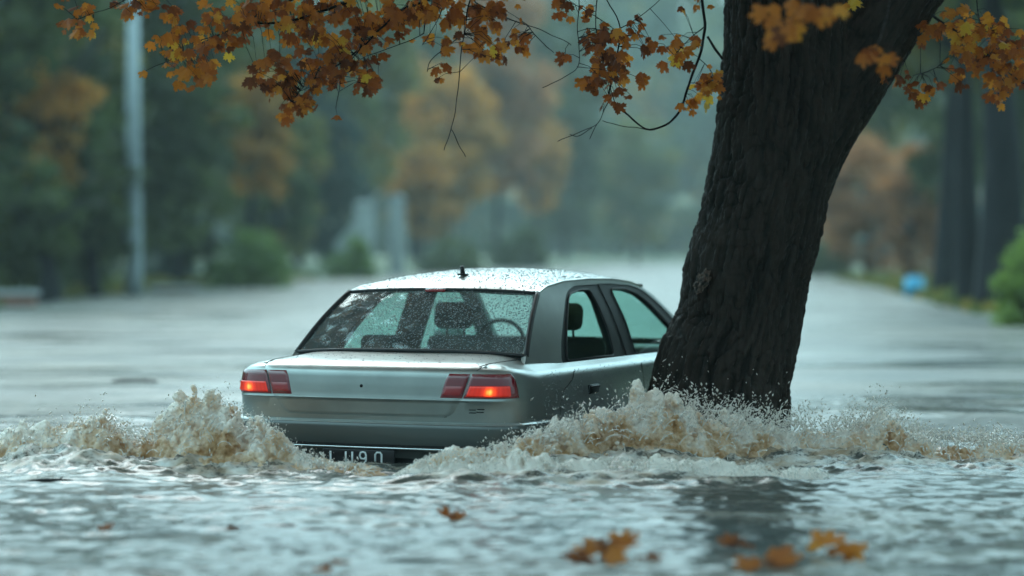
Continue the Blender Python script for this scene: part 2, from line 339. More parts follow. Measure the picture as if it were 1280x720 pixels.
# ------------------------------------------------------------------ the car (local: x right, y forward from the tail, z up from the road)
CAR = empty('sedan_car', (-.8193, 13.155, -.36), -.40372)
tag(CAR, 'silver four-door sedan with lit tail lamps standing in the flood beside the maple trunk', 'car')
def ztop(y): return np.interp(y, [0,.25,.5,3.2,3.5,4.1,4.45], [.903,.893,.868,.868,.86,.78,.68])
ROWS = [(.20,.10,.78), (.30,.07,.815), (.42,.05,.855), (.52,.045,.865), (.60,.04,.869), (.66,.036,.869), (.712,.030,.867), (.722,.020,.866), (.735,.024,.865), (.80,.030,.860), (.85,.037,.852), (.875,.046,.842), (.892,.064,.826), (.903,.095,.804)]
def contour(dy, w_, N=170):                # half plan outline, tail centre -> nose centre
    Lr, yc = 1.3-dy, 1.3; pts = []
    for k in range(4001):
        a = k/4000*math.pi/2; s_, c_ = math.sin(a), math.cos(a)
        x = w_*s_**(2/14); y = yc-Lr*c_**(2/14); pts.append((x, y+.035*(x/w_)**2))
    yc2 = 3.15; Lf = 4.46-dy-yc2
    for k in range(4001):
        a = k/4000*math.pi/2; s_, c_ = math.sin(a), math.cos(a)
        pts.append((w_*c_**.36, yc2+Lf*s_**.36))
    P = np.array(pts); d = np.r_[0, np.cumsum(np.hypot(*np.diff(P, axis=0).T))]; t_ = np.linspace(0, d[-1], N)
    return np.stack([np.interp(t_, d, P[:,0]), np.interp(t_, d, P[:,1])], 1)
def wall_row(z, dy, w_):
    c = contour(dy, w_); zz = z+np.where(z > .6, (z-.6)/(.303)*(ztop(c[:,1])-.903), 0)
    return np.c_[c, zz]
rows = [wall_row(*r) for r in ROWS]
full = [np.r_[r, (r*[-1,1,1])[-2:0:-1]] for r in rows]; NC = len(full[0])
bodyV = list(np.concatenate(full)); bodyF = grid_faces(len(full), NC, True)
# deck and bonnet: fill between the top contour and the cabin opening
HOLE = [(.725,.58), (.766,.95), (.768,1.5), (.768,2.6), (.766,3.2), (.70,3.42), (.3,3.50)]
hole = HOLE+[(-x,y) for x,y in HOLE[::-1]]
def zc(y): return np.interp(y, [.095,.2,.4,.58,.9,3.3,3.6,4.1,4.46], [.903,.922,.943,.957,.96,.96,.93,.85,.70])
def deck_z(x, y): return ztop(y)+(zc(y)-ztop(y))*max(0, 1-(abs(x)/.79)**8)
top = full[-1]; tv = [Vector(p[:2]) for p in top]; nt_ = len(tv)
hv = [Vector(p) for p in hole]; edges = [(i, (i+1) % nt_) for i in range(nt_)]+[(nt_+i, nt_+(i+1) % len(hv)) for i in range(len(hv))]
inner = []
for y in np.arange(.13, 4.4, .06):
    for x in np.arange(-.76, .77, .08):
        inner.append(Vector((x, y)))
def inpoly(p, poly):
    x, y = p; r = False; j = len(poly)-1
    for i in range(len(poly)):
        a, b = poly[i], poly[j]
        if (a[1] > y) != (b[1] > y) and x < (b[0]-a[0])*(y-a[1])/(b[1]-a[1])+a[0]: r = not r
        j = i
    return r
top2 = [tuple(p[:2]) for p in top]
inner = [p for p in inner if inpoly(p, top2) and not inpoly(p, hole)]
ov, oe, of, *_ = delaunay_2d_cdt(tv+hv+inner, edges, [], 0, 1e-5)
off = len(bodyV); tz = {(round(p[0],4), round(p[1],4)): p[2] for p in top}
bodyV += [(v.x, v.y, tz.get((round(v.x,4), round(v.y,4)), deck_z(v.x, v.y))) for v in ov]
for f in of:
    cx, cy = sum(ov[i].x for i in f)/len(f), sum(ov[i].y for i in f)/len(f)
    if inpoly((cx, cy), top2) and not inpoly((cx, cy), hole): bodyF.append(tuple(i+off for i in f))
body = mesh_obj('body', bodyV, bodyF, M['paint'], CAR)
bm = bmesh.new(); bm.from_mesh(body.data); bmesh.ops.remove_doubles(bm, verts=bm.verts, dist=.0008); bmesh.ops.recalc_face_normals(bm, faces=bm.faces); bm.to_mesh(body.data); bm.free()
solidify(body, .006)

# point on the rear wall at lateral x and height z, pushed out by e
def _rowat(z):
    for a, b in zip(ROWS, ROWS[1:]):
        if a[0] <= z <= b[0]:
            t_ = (z-a[0])/(b[0]-a[0]); return a[1]+(b[1]-a[1])*t_, a[2]+(b[2]-a[2])*t_
    return ROWS[-1][1:]
def rear(x, z, e=0.0):
    dy, w_ = _rowat(z); q = min(abs(x)/w_, .9999); L = 1.3-dy
    y = 1.3-L*(1-q**14)**(1/14)+.035*q*q
    dq = .002; q2 = min(q+dq, .9999); y2 = 1.3-L*(1-q2**14)**(1/14)+.035*q2*q2
    sl = (y2-y)/((q2-q)*w_+1e-9); nx, ny = sl, -1; nl = math.hypot(nx, ny)
    s_ = 1 if x >= 0 else -1
    return Vector((x+s_*nx/nl*e, y+ny/nl*e, z))
def side(y, z, e=0.0, s_=1): return Vector((s_*(_rowat(z)[1]+e), y, z))
def xs(z): return .767-.383*(z-.877)
# patches on the rear wall by tail-arc parameter (so lamps can wrap the corner)
def rear_arc(a, z, e):                      # a: metres along the outline from the tail centre
    dy, w_ = _rowat(z); key = (round(dy,4), round(w_,4))
    if key not in rear_arc.c: rear_arc.c[key] = contour(dy, w_, 900)
    c = rear_arc.c[key]; d = 5.6/899; 
    seg = np.r_[0, np.cumsum(np.hypot(*np.diff(c[:200], axis=0).T))]; s_ = 1 if a >= 0 else -1; a = abs(a)
    x, y = np.interp(a, seg, c[:200,0]), np.interp(a, seg, c[:200,1]); x2, y2 = np.interp(a+.004, seg, c[:200,0]), np.interp(a+.004, seg, c[:200,1])
    tx, ty = x2-x, y2-y; l_ = math.hypot(tx, ty) or 1
    return Vector((s_*(x+ty/l_*e), y-tx/l_*e, z))
rear_arc.c = {}
def arc_patch(name, poly_fn, nu, nv, e, m, parent, thick=0, glow=None):   # poly_fn(u,v)->(a,z)
    V = []; G = []
    for j in range(nv+1):
        for i in range(nu+1):
            a, z = poly_fn(i/nu, j/nv); b = min(i, nu-i, j, nv-j); V.append(rear_arc(a, z, e if b else e-.006))
            if glow: G.append(glow(i/nu, j/nv))
    o = mesh_obj(name, V, grid_faces(nv+1, nu+1), m, parent)
    if glow: attr(o, 'glow', G)
    if thick: solidify(o, thick)
    return o
# boot lid: slightly proud panel with a dark shut line round it
def lid_fn(hw0, z0, z1):
    def fn(u, v):
        z = z0+(z1-z0)*v
        hw = np.interp(z, [.60,.625,.66,.72,.80,.87,.905], [.43,.49,.535,.575,.61,.645,.66])+hw0
        return (-1+2*u)*hw, z
    return fn
arc_patch('shut_line', lid_fn(.008, .617, .9025), 40, 22, .0015, M['gap'], CAR)
lid = arc_patch('boot_lid', lid_fn(0, .625, .9025), 44, 26, .005, M['paint'], CAR, .004)
lid['label'] = 'plain silver boot lid with a crease under the lamps'
# lid top rolls onto the deck: thin shut line along the deck sides
for s_ in (-1, 1):
    mesh_obj('deck_seam', *tube([Vector((s_*x, y, deck_z(x, y)+.0005)) for x, y in [(.655,.10), (.668,.2), (.68,.32), (.688,.46), (.69,.56)]], .0022, 6), M['gap'], CAR)
# crease across the lid below the lamps
mesh_obj('lid_crease', *tube([rear_arc(a, .722, .0035) for a in np.linspace(-.56, .56, 30)], .004, 8), M['paint'], lid)
# badge on the boot
b_ = MB()
for k, (a0, z) in enumerate([(.617,.672), (.665,.676), (.617,.656), (.66,.66)]):
    b_.tube([rear_arc(a, z, .002) for a in np.linspace(a0, a0+.04, 4)], .003, 6)
b_.build('badge', M['trim'], CAR)
mesh_obj('lock', *tube([rear_arc(-.02, .79, .001), rear_arc(-.02, .79, .007)], .009, 12), M['trim'], lid)
# tail lamps
ZL0, ZL1 = .735, .866
for s_ in (-1, 1):
    def outer(u, v, s_=s_):
        z = ZL0+(ZL1-ZL0)*v; a0 = np.interp(z, [ZL0, ZL1], [.588,.632]); a1 = np.interp(z, [ZL0, ZL0+.05, ZL1-.03, ZL1], [.918,.908,.885,.850]); return s_*(a0+(a1-a0)*(u if s_ > 0 else 1-u)), z
    def inn(u, v, s_=s_):
        z = ZL0+(ZL1-ZL0)*v; a0 = np.interp(z, [ZL0, ZL1-.03, ZL1], [.455,.482,.50]); a1 = np.interp(z, [ZL0, ZL1], [.580,.622]); return s_*(a0+(a1-a0)*(u if s_ > 0 else 1-u)), z
    def litp(u, v, s_=s_):
        z = ZL0+.008+.062*v; a1 = .855-.01*v; return s_*(.602+(.0012 if v < 0 else .022*v)+(a1-.602-.022*v)*(u if s_ > 0 else 1-u)), z
    def glow(u, v, s_=s_):
        uu = u if s_ > 0 else 1-u
        return float(np.clip(.32+.68*math.exp(-((uu-.52)/.13)**2-((v-.42)/.5)**2)-.35*max(0, uu-.72)-.25*(abs(v-.5) > .42)+.1*math.sin(uu*60)*.5, 0, 1))
    L_ = arc_patch('tail_lamp', outer, 30, 10, .011, M['lamp_dark'], CAR, .008)
    L_['label'] = 'outer red tail lamp with its lower half lit orange'
    arc_patch('lit_lens', litp, 28, 8, .0145, M['lit'], L_, .002, glow)
    rl = arc_patch('lid_lamp', inn, 14, 10, .0115, M['lamp_dark'], CAR, .006); rl['label'] = 'unlit dark red lamp on the boot lid'
    arc_patch('lower_lens', lambda u, v, s_=s_: (inn(u*.92+.04, v*.5+.05)[0], inn(u, v*.5+.05)[1]), 10, 5, .0135, M['lamp_red'], rl, .002)
# rear bumper: wraps to the wheel arch
prof = [(.34,-.02), (.36,.0), (.44,.015), (.452,.028), (.47,.036), (.52,.040), (.565,.038), (.585,.034), (.594,.022), (.598,.0), (.596,-.03)]
V = []
for z, e in prof:
    for a in np.linspace(-1.42, 1.42, 90): V.append(rear_arc(a, z, e if abs(a) < 1.36 else e*.4))
bmp = mesh_obj('bumper', V, grid_faces(len(prof), 90), M['bumper'], CAR); bmp['label'] = 'rear bumper just above the water, its face darkened for the water it reflects'
V = [rear_arc(a, z, e) for z, e in [(.588,.035), (.597,.027), (.6,.010), (.598,.004)] for a in np.linspace(-1.05, 1.05, 80)]
mesh_obj('bumper_top_edge', V, grid_faces(4, 80), M['paint'], bmp)
mesh_obj('bumper_strip', *tube([rear_arc(a, .452, .031) for a in np.linspace(-.9, .9, 60)], .0075, 8), M['chrome'], bmp)
mesh_obj('bumper_groove', *tube([rear_arc(a, .468, .0345) for a in np.linspace(-.85, .85, 60)], .007, 8), M['gap'], bmp)
V = [rear_arc(a, z, .008) for z in (.30,.447) for a in np.linspace(-.62, .62, 30)]
mesh_obj('plate_recess', V, grid_faces(2, 30), M['trim'], CAR)
# number plate with what shows above the water
pl = MB(); pl.rbox((-.03, .012, .392), (.44, .012, .098), .005); plate = pl.build('number_plate', M['plate'], CAR)
plate['label'] = 'black number plate with white characters half under water'
def glyph(ch, x, z, h):
    w_ = h*.55; P = {'0': [[(0,.15),(0,.85),(.25,1),(.75,1),(1,.85),(1,.15),(.75,0),(.25,0),(0,.15)]], '8': [[(.2,.52),(.05,.7),(.1,.92),(.5,1),(.9,.92),(.95,.7),(.8,.52),(.2,.52),(0,.35),(.05,.1),(.5,0),(.95,.1),(1,.35),(.8,.52)]],
         '9': [[(.95,.6),(.7,.45),(.2,.48),(0,.7),(.15,.95),(.5,1),(.85,.95),(1,.75),(1,.4),(.8,.05),(.3,0)]], 'I': [[(.5,0),(.5,1)]], 'L': [[(0,1),(0,0),(1,0)]]}[ch]
    m_ = MB()
    for s_ in P: m_.tube([(x+p[0]*w_, .004, z+p[1]*h) for p in s_], .0055, 6)
    return m_
for ch, x in (('L',-.20), ('I',-.125), ('I',-.085), ('9',-.02), ('0',.075), ('0',.125)):
    if ch == '0' and x > .1: continue
    glyph(ch, x, .358, .070).build('plate_character', M['white'], plate)
# ---- cabin side panels with window openings
SIDE = [(.50,.868), (.575,.945), (.80,1.125), (1.03,1.287), (1.20,1.325), (1.483,1.352), (1.9,1.362), (2.3,1.358), (2.6,1.338), (2.78,1.306), (2.95,1.247), (3.2,1.115), (3.44,.965), (3.56,.868)]
DLO = [(1.020,.880), (1.10,1.00), (1.25,1.13), (1.42,1.252), (1.50,1.295), (1.637,1.322), (2.211,1.330), (2.62,1.312), (2.80,1.278), (3.0,1.19), (3.24,1.055), (3.46,.90), (3.46,.880)]
GR = [(1.115,.897), (1.18,.99), (1.30,1.115), (1.45,1.235), (1.52,1.275), (1.70,1.296), (1.87,1.296), (1.905,1.20), (1.915,1.05), (1.90,.897)]
GF = [(2.262,.893), (2.262,1.10), (2.225,1.296), (2.48,1.292), (2.66,1.262), (2.80,1.20), (3.08,1.035), (3.20,.955), (3.20,.893)]
def round_corners(poly, cut=.035):
    for _ in range(2):
        out = []
        for i in range(len(poly)):
            a, b, c = Vector(poly[i-1]), Vector(poly[i]), Vector(poly[(i+1) % len(poly)])
            for q in (a, c):
                d = (q-b).length; out.append(tuple(b.lerp(q, min(.28, cut/d))))
        poly = out; cut *= .45
    return poly
DLO, GR, GF = round_corners(DLO, .03), round_corners(GR, .022), round_corners(GF, .022)
def panel(name, outer, holes, m, parent, s_, inset, th, step=.05):
    vs_ = []; ed = []
    for poly in [outer]+holes:
        P = []
        for i in range(len(poly)):
            a, b = Vector(poly[i]), Vector(poly[(i+1) % len(poly)]); n_ = max(1, int((b-a).length/.06))
            P += [a.lerp(b, k/n_) for k in range(n_)]
        o_ = len(vs_); vs_ += P; ed += [(o_+i, o_+(i+1) % len(P)) for i in range(len(P))]
    ys, zs_ = [p[0] for p in outer], [p[1] for p in outer]
    for y in np.arange(min(ys), max(ys), step):
        for z in np.arange(min(zs_), max(zs_), step):
            if inpoly((y, z), outer) and not any(inpoly((y, z), h_) for h_ in holes): vs_.append(Vector((y, z)))
    a, _, f_, *_ = delaunay_2d_cdt(vs_, ed, [], 0, 1e-5); keep = []
    for f in f_:
        c_ = (sum(a[i].x for i in f)/len(f), sum(a[i].y for i in f)/len(f))
        if inpoly(c_, outer) and not any(inpoly(c_, h_) for h_ in holes): keep.append(f if s_ < 0 else f[::-1])
    def bow(y): return -.03*max(0, (y-2.6)/.9)**2-.02*max(0, (1.2-y)/.7)**2
    o = mesh_obj(name, [(s_*(xs(v.y)+.012*math.sin(math.pi*min(1, max(0, (v.y-.87)/.45)))-inset+bow(v.x)), v.x, v.y) for v in a], keep, m, parent)
    bm = bmesh.new(); bm.from_mesh(o.data); bmesh.ops.recalc_face_normals(bm, faces=bm.faces)
    if sum(f.normal.x*f.calc_area() for f in bm.faces)*s_ < 0: bmesh.ops.reverse_faces(bm, faces=bm.faces)
    bm.to_mesh(o.data); bm.free()
    if th: solidify(o, th)
    return o
for s_ in (-1, 1):
    panel('cabin_side', SIDE, [DLO], M['paint'], CAR, s_, 0, .03)
    wf = panel('window_frame', DLO, [GR, GF], M['trim'], CAR, s_, .006, .03)
    panel('rear_door_window', GR, [], M['glass'], CAR, s_, .016, .004)
    panel('front_door_window', GF, [], M['glass'], CAR, s_, .016, .004)
    mesh_obj('window_sill_trim', *tube([(s_*(xs(.878)+.004), y, .879) for y in np.linspace(1.0, 3.45, 20)], .006, 8), M['chrome'], CAR)
    for poly, rr_ in ((GR, .006), (GF, .006)):
        mesh_obj('window_rubber', *tube([(s_*(xs(z)+.012*math.sin(math.pi*min(1, max(0, (z-.87)/.45)))-.003-.03*max(0, (y-2.6)/.9)**2-.02*max(0, (1.2-y)/.7)**2), y, z) for y, z in poly+poly[:1]], rr_, 6), M['rubber'], CAR)
    mesh_obj('door_seam', *tube([(s_*(xs(z)+.012*math.sin(math.pi*min(1, max(0, (z-.87)/.45)))-.004), y, z) for y, z in [(2.10,.885), (2.095,1.0), (2.08,1.15), (2.05,1.325)]], .0045, 6), M['gap'], CAR)
    # door shut lines, handles
    for y0, pts in ((0, [(1.00,.845), (.96,.80), (.80,.74), (.74,.66), (.745,.56)]), (1, [(2.12,.845), (2.13,.7), (2.13,.45)])):
        mesh_obj('door_gap', *tube([side(y, z, -.0015, s_) for y, z in pts], .0032, 6), M['gap'], CAR)
    for yh in (1.26, 2.36):
        hb = MB(); hb.rbox(side(yh, .728, .002, s_), (.02, .15, .055), .008); hd = hb.build('door_handle', M['trim'], CAR)
        hb = MB(); hb.rbox(side(yh, .742, .016, s_), (.014, .13, .016), .005); hb.build('handle_grip', M['rubber'], hd)
    mesh_obj('side_moulding', *tube([side(y, .585, .003, s_) for y in np.linspace(1.35, 3.3, 20)], .009, 8), M['trim'], CAR)
    mb = MB(); mb.rbox((s_*.90, 3.10, .955), (.20,.10,.12), .03); mb.build('wing_mirror', M['paint'], CAR)
    hl = MB(); hl.rbox((s_*.56, 4.36, .64), (.36,.14,.13), .04); hl.build('headlight', M['chrome'], CAR)
# ---- roof
ST = [(.985,1.308,.612), (1.06,1.338,.61), (1.2,1.375,.603), (1.5,1.408,.594), (1.9,1.428,.590), (2.3,1.420,.590), (2.6,1.383,.594), (2.75,1.345,.60), (2.84,1.318,.605)]
sy = np.linspace(.985, 2.84, 40); szc = np.interp(sy, [s_[0] for s_ in ST], [s_[1] for s_ in ST])
ker = np.array([1,2,3,2,1])/9; szc2 = np.convolve(np.pad(szc, 2, mode='edge'), ker, 'valid'); szc2[:2] = szc[:2]; szc2[-2:] = szc[-2:]
SYs = np.array(SIDE); zs_top = lambda y: np.interp(y, SYs[:,0], SYs[:,1])
V = []; NA = 33
def roof_z(a, y, zc_): ze = min(zs_top(y)+.002, zc_); return ze+(zc_-ze)*(1-abs(a)**2.6)
for y, zc_ in zip(sy, szc2):
    f_rear = max(0, 1-(y-.985)/.5); f_fr = max(0, 1-(2.84-y)/.5)
    for a in np.linspace(-1, 1, NA):
        yy = y+.055*a*a*f_rear-.06*a*a*f_fr; z_ = roof_z(a, yy, zc_); xe = xs(min(zs_top(yy), 1.4))+.006
        V.append((a*xe, yy, z_))
roof = mesh_obj('roof', V, grid_faces(len(sy), NA), M['paint'], CAR); roof['label'] = 'rain-wet silver roof panel with a stub aerial'
solidify(roof, .02)
ab = MB(); ab.rbox((.03, 1.27, 1.392), (.045,.07,.012), .005); ab.tube([(.03,1.27,1.392), (.03,1.255,1.44)], [.016,.011], 10); ab.build('aerial', M['rubber'], CAR)
# ---- rear screen
def screen(u, v, e=0):                     # u -1..1, v 0 bottom .. 1 top
    b = Vector((u*.728, .555+.035*u*u, .962-.022*abs(u)**3)); t_ = Vector((u*.612, .975+.065*u*u, 1.305-.02*abs(u)**2.5))
    p = b.lerp(t_, v); p.z += .016*math.sin(math.pi*v); p.y -= .010*math.sin(math.pi*v); n_ = Vector((0,-.63,.78)); return p+n_*e
NU, NV = 24, 14
rg = mesh_obj('rear_window', [screen(-1+2*i/NU, j/NV) for j in range(NV+1) for i in range(NU+1)], grid_faces(NV+1, NU+1), M['rear_glass'], CAR)
rg['label'] = 'rear window speckled with rain drops'; solidify(rg, .004)
seal = MB()
seal.tube([screen(u, 0, .004) for u in np.linspace(-1, 1, 24)], .011, 8); seal.tube([screen(u, 1.0, .002) for u in np.linspace(-1, 1, 24)], .010, 8)
for s_ in (-1, 1): seal.tube([screen(s_*.995, v, .002) for v in np.linspace(0, 1, 16)], .016, 8)
seal.build('window_seal', M['rubber'], rg)
hb = MB(); hb.tube([screen(u, .955, .012) for u in np.linspace(-.10, .10, 6)], .011, 8); hb.build('high_brake_lamp', M['lamp_red'], CAR)
# windscreen
def wscreen(u, v): return Vector((u*.70, 3.47-.10*u*u, .93)).lerp(Vector((u*.605, 2.86-.06*u*u, 1.315-.01*u*u)), v)
mesh_obj('windscreen', [wscreen(-1+2*i/16, j/8) for j in range(9) for i in range(17)], grid_faces(9, 17), M['glass'], CAR)
seal = MB(); seal.tube([wscreen(u, 1) for u in np.linspace(-1, 1, 16)], .014, 8); seal.tube([wscreen(u, 0) for u in np.linspace(-1, 1, 16)], .02, 8)
seal.build('windscreen_seal', M['rubber'], CAR)
# ---- cabin interior
I = MB(); I.rbox((0,.78,.915), (1.40,.46,.03), .01); I.build('parcel_shelf', M['plastic'], CAR)
I = MB(); I.rbox((0,3.15,.83), (1.42,.5,.16), .06); I.rbox((-.36,2.98,.905), (.36,.2,.06), .025); I.build('dashboard', M['plastic'], CAR)
I = MB(); I.rbox((0,2.0,.42), (1.5,2.6,.04), .01); I.rbox((-.775,2.0,.66), (.05,2.6,.42), .02); I.rbox((.775,2.0,.66), (.05,2.6,.42), .02); I.build('cabin_lining', M['plastic'], CAR)
I = MB(); I.rbox((0,1.12,.70), (1.38,.20,.44), .06); I.rbox((0,1.42,.52), (1.38,.5,.2), .06); rs = I.build('rear_seat', M['cloth'], CAR)
for x in (-.42,.42):
    I = MB(); I.rbox((x,1.09,.965), (.26,.09,.13), .035); I.build('headrest', M['cloth'], rs)
for x in (-.37,.37):
    rot = Matrix.Rotation(math.radians(-10), 4, 'X')
    I = MB(); I.rbox((x,2.10,.72), (.46,.15,.56), .06, rot=rot); I.rbox((x,2.36,.50), (.5,.52,.16), .06); fs = I.build('front_seat', M['cloth'], CAR)
    I = MB(); I.rbox((x,2.02,1.125), (.26,.10,.17), .045, rot=rot); I.tube([(x-.06,2.05,1.0), (x-.06,2.02,1.12)], .008); I.tube([(x+.06,2.05,1.0), (x+.06,2.02,1.12)], .008); I.build('headrest', M['cloth'], fs)
sw = MB(); ring = [Vector((-.37+.185*math.cos(t_), 2.72+.06*math.sin(t_), .90+.175*math.sin(t_))) for t_ in np.linspace(0, 2*math.pi, 33)]
sw.tube(ring, .014, 8); sw.tube([(-.55,2.72,.9), (-.19,2.72,.9)], .018, 6); sw.tube([(-.37,2.72,.9), (-.37,2.95,.82)], .03, 8); sw.build('steering_wheel', M['plastic'], CAR)
mr = MB(); mr.rbox((0,2.72,1.225), (.24,.03,.065), .014); mr.tube([(0,2.73,1.24), (0,2.82,1.30)], .008); mr.build('rear_view_mirror', M['plastic'], CAR)
# pillars seen from inside
for s_ in (-1, 1):
    pb = MB(); pb.tube([(s_*.70,2.09,.86), (s_*.635,2.08,1.05), (s_*.545,2.06,1.30)], [.04,.04,.035], 8); pb.build('centre_pillar', M['plastic'], CAR)
# ---- rain drops standing on the panels
def beads(name, spots, parent, m):
    V = []; Fc = []
    for p, n_, r in spots:
        n_ = n_.normalized(); a = n_.orthogonal().normalized(); b = n_.cross(a); o_ = len(V)
        el = random.uniform(.8, 1.35)
        for ring_, (h_, rr_) in enumerate(((0,1), (.42,.72))):
            for k in range(6):
                t_ = k*math.pi/3+ring_*.5; V.append(p+(a*math.cos(t_)*el+b*math.sin(t_))*r*rr_+n_*(h_*r))
        V.append(p+n_*r*.6)
        for k in range(6):
            k2 = (k+1) % 6; Fc += [(o_+k, o_+k2, o_+6+k2), (o_+k, o_+6+k2, o_+6+k), (o_+6+k, o_+6+k2, o_+12)]
    o = mesh_obj(name, V, Fc, m, parent); tag(o, kind='stuff'); return o
sp = []
for k in range(6500):
    u, v = random.uniform(-.97,.97), random.uniform(.02,.98)
    if random.random() < .35+.75*(fbm(u*2.2, v*2.2, 3, 3)*.5+.5)+.2*u: sp.append((screen(u, v, .0005), Vector((0,-.63,.78)), random.choice((.0016,.002,.0026,.0032,.0042))))
beads('rain_drops', sp, rg, M['bead'])
sp = []
for k in range(5200):
    i = random.random()*(len(sy)-1); a = random.uniform(-.97,.97); y = sy[0]+(sy[-1]-sy[0])*i/(len(sy)-1); zc_ = np.interp(y, sy, szc2)
    f_rear = max(0, 1-(y-.985)/.5); f_fr = max(0, 1-(2.84-y)/.5); yy = y+.055*a*a*f_rear-.06*a*a*f_fr
    sp.append((Vector((a*(xs(zs_top(yy))+.006), yy, roof_z(a, yy, zc_)+.0006)), Vector((a*.15,0,1)), random.choice((.0016,.0024,.0032,.0044))))
beads('rain_drops', sp, roof, M['bead'])
sp = []
for k in range(250):
    x, y = random.uniform(-.70,.70), random.uniform(.14,.52); sp.append((Vector((x, y, deck_z(x, y)+.0005)), Vector((0,-.1,1)), random.choice((.002,.003,.004))))
for k in range(900):
    y, z = random.uniform(.5,2.6), random.uniform(.60,.86); sp.append((side(y, z, .0005), Vector((1,0,.1)), random.choice((.0015,.002,.003,.004))))
beads('rain_drops', sp, body, M['bead'])

# bake the panel thickness and keep the panel edges crisp
dg_ = bpy.context.evaluated_depsgraph_get(); todo = [o for o in bpy.data.objects if o.type == 'MESH' and any(m_.type == 'SOLIDIFY' for m_ in o.modifiers)]
baked = [(o, bpy.data.meshes.new_from_object(o.evaluated_get(dg_))) for o in todo]
for o, me_ in baked:
    me_.name = o.data.name; o.modifiers.clear(); o.data = me_; me_.set_sharp_from_angle(angle=math.radians(38))

# ------------------------------------------------------------------ the maple
D0 = 14.3
base = at(897, 525, D0); MAPLE = empty('maple_tree', (base.x, D0, -.36))
tag(MAPLE, 'large dark maple with deeply furrowed bark and orange leaves standing in the flood', 'tree')
MO = Vector(MAPLE.location)
def limb(name, cl, rad, nu, nv, mt, parent, amp=.02, flare=None, frq=15.0):
    # displaced bark tube along centre line cl (world), radius rad
    P = smooth_path(cl, 24); d = np.r_[0, np.cumsum([(P[i+1]-P[i]).length for i in range(len(P)-1)])]
    R = smooth_path([(r, 0, 0) for r in rad], 24); t_ = np.linspace(0, d[-1], nv)
    C_ = np.stack([np.interp(t_, d, [p[k] for p in P]) for k in range(3)], 1); r_ = np.interp(t_, d, [p.x for p in R])
    T = np.gradient(C_, axis=0); T /= np.linalg.norm(T, axis=1)[:, None]
    fx = np.array([1., 0, 0]); A = np.empty_like(T); B = np.empty_like(T)
    for i in range(nv):
        fx = fx-T[i]*fx.dot(T[i]); fx /= np.linalg.norm(fx); A[i] = fx; B[i] = np.cross(T[i], fx)
    th = np.arange(nu)/nu*2*math.pi; ct, st = np.cos(th)[None], np.sin(th)[None]
    X = r_[:, None]*ct*frq; Y = r_[:, None]*st*frq; Z = t_[:, None]*frq*.16+0*X
    wob = pnoise(X*.5, Y*.5, Z*.8)*.55
    rid = fbm(X+wob, Y+wob, Z, 3, True); rid2 = fbm(X*3+wob, Y*3, Z*3.2, 3, True)
    crk = np.clip(1-np.abs(pnoise(X*.9+wob*2, Y*.9, Z*4.2+wob*1.5))*6, 0, 1)          # cross cracks that break the ridges into plates
    rid = rid-.55*crk*np.clip(.6+pnoise(X*.4, Y*.4, Z*2+5), 0, 1)
    lump = pnoise(X*.13, Y*.13, Z*.6)*.045*r_[:, None]/.4
    disp = amp*(rid*1.0-.35)+amp*.4*rid2+lump
    rr = r_[:, None]+disp
    if flare is not None: rr = rr+flare(t_[:, None], th[None], C_)
    V = C_[:, None]+rr[..., None]*(ct[..., None]*A[:, None]+st[..., None]*B[:, None])
    V = V.reshape(-1, 3)-np.array(MO)
    o = big_mesh(name, V, [f[::-1] for f in grid_faces(nv, nu, True)], mt, parent)
    attr(o, 'furrow', np.clip(.45+.6*rid+.3*rid2, 0, 1).ravel()); return o
EDGES = [(585,815,968), (525,812,978), (470,822,984), (440,835,990), (400,851,998), (340,855,1009), (300,868,1019), (250,881,1030), (200,893,1040), (150,899,1050), (100,904,1056), (50,906,1056), (0,907,1053), (-80,908,1040), (-180,905,1025), (-320,890,1000)]
cl = []; rd = []
for py, a, b in EDGES:
    p = at((a+b)/2, py, D0); cl.append(p); rd.append((b-a)/2/F*D0-.004)
cl = [cl[0]-Vector((0,0,.12))]+cl; rd = [rd[0]*1.1]+rd
def flare(t_, th, C_):
    z = C_[:, 2][:, None]; return .07*np.exp(-((z+.0)/.28)**2)*np.clip(np.sin(th*2.5+1), 0, 1)*(np.cos(th) > -2) + .035*np.exp(-((z-1.02)/.06)**2-((np.angle(np.exp(1j*(th-2.5))))/.35)**2)*0
trunk = limb('trunk', cl, rd, 320, 600, M['bark'], MAPLE, .028, flare)
# right-hand limb leaving the fork
lc = [(985,235,48), (1015,165,52), (1046,105,54), (1082,50,53), (1120,-5,51), (1170,-75,48), (1230,-170,43), (1290,-290,37)]
limb('limb', [at(a, b, D0+.02*k) for k, (a, b, r) in enumerate(lc)], [r/F*D0 for a, b, r in lc], 200, 260, M['bark'], MAPLE, .018)
# scar on the left edge of the trunk
bm = bmesh.new(); bmesh.ops.create_icosphere(bm, subdivisions=4, radius=1)
sc0 = at(878, 352, D0-.30)
for v in bm.verts:
    n_ = mnoise.fractal(v.co*2.2, 1, 2, 4); v.co = Vector((v.co.x*.036+.02*v.co.z, v.co.y*.045, v.co.z*.062))*(1+.6*n_)
me = bpy.data.meshes.new('knot'); bm.to_mesh(me); bm.free()
kn = bpy.data.objects.new('knot', me); COL.objects.link(kn); kn.parent = MAPLE; kn.location = sc0-MO; me.materials.append(M['scar']); kn['label'] = 'pale torn knot on the left edge of the trunk'
kt = NT(M['scar']); kt.l(kt.ramp(kt.noise(45, 5, vec=kt.pos()), [(.42,(.015,.012,.010)), (.62,(.15,.10,.075))]), kt.b.inputs['Base Color'])
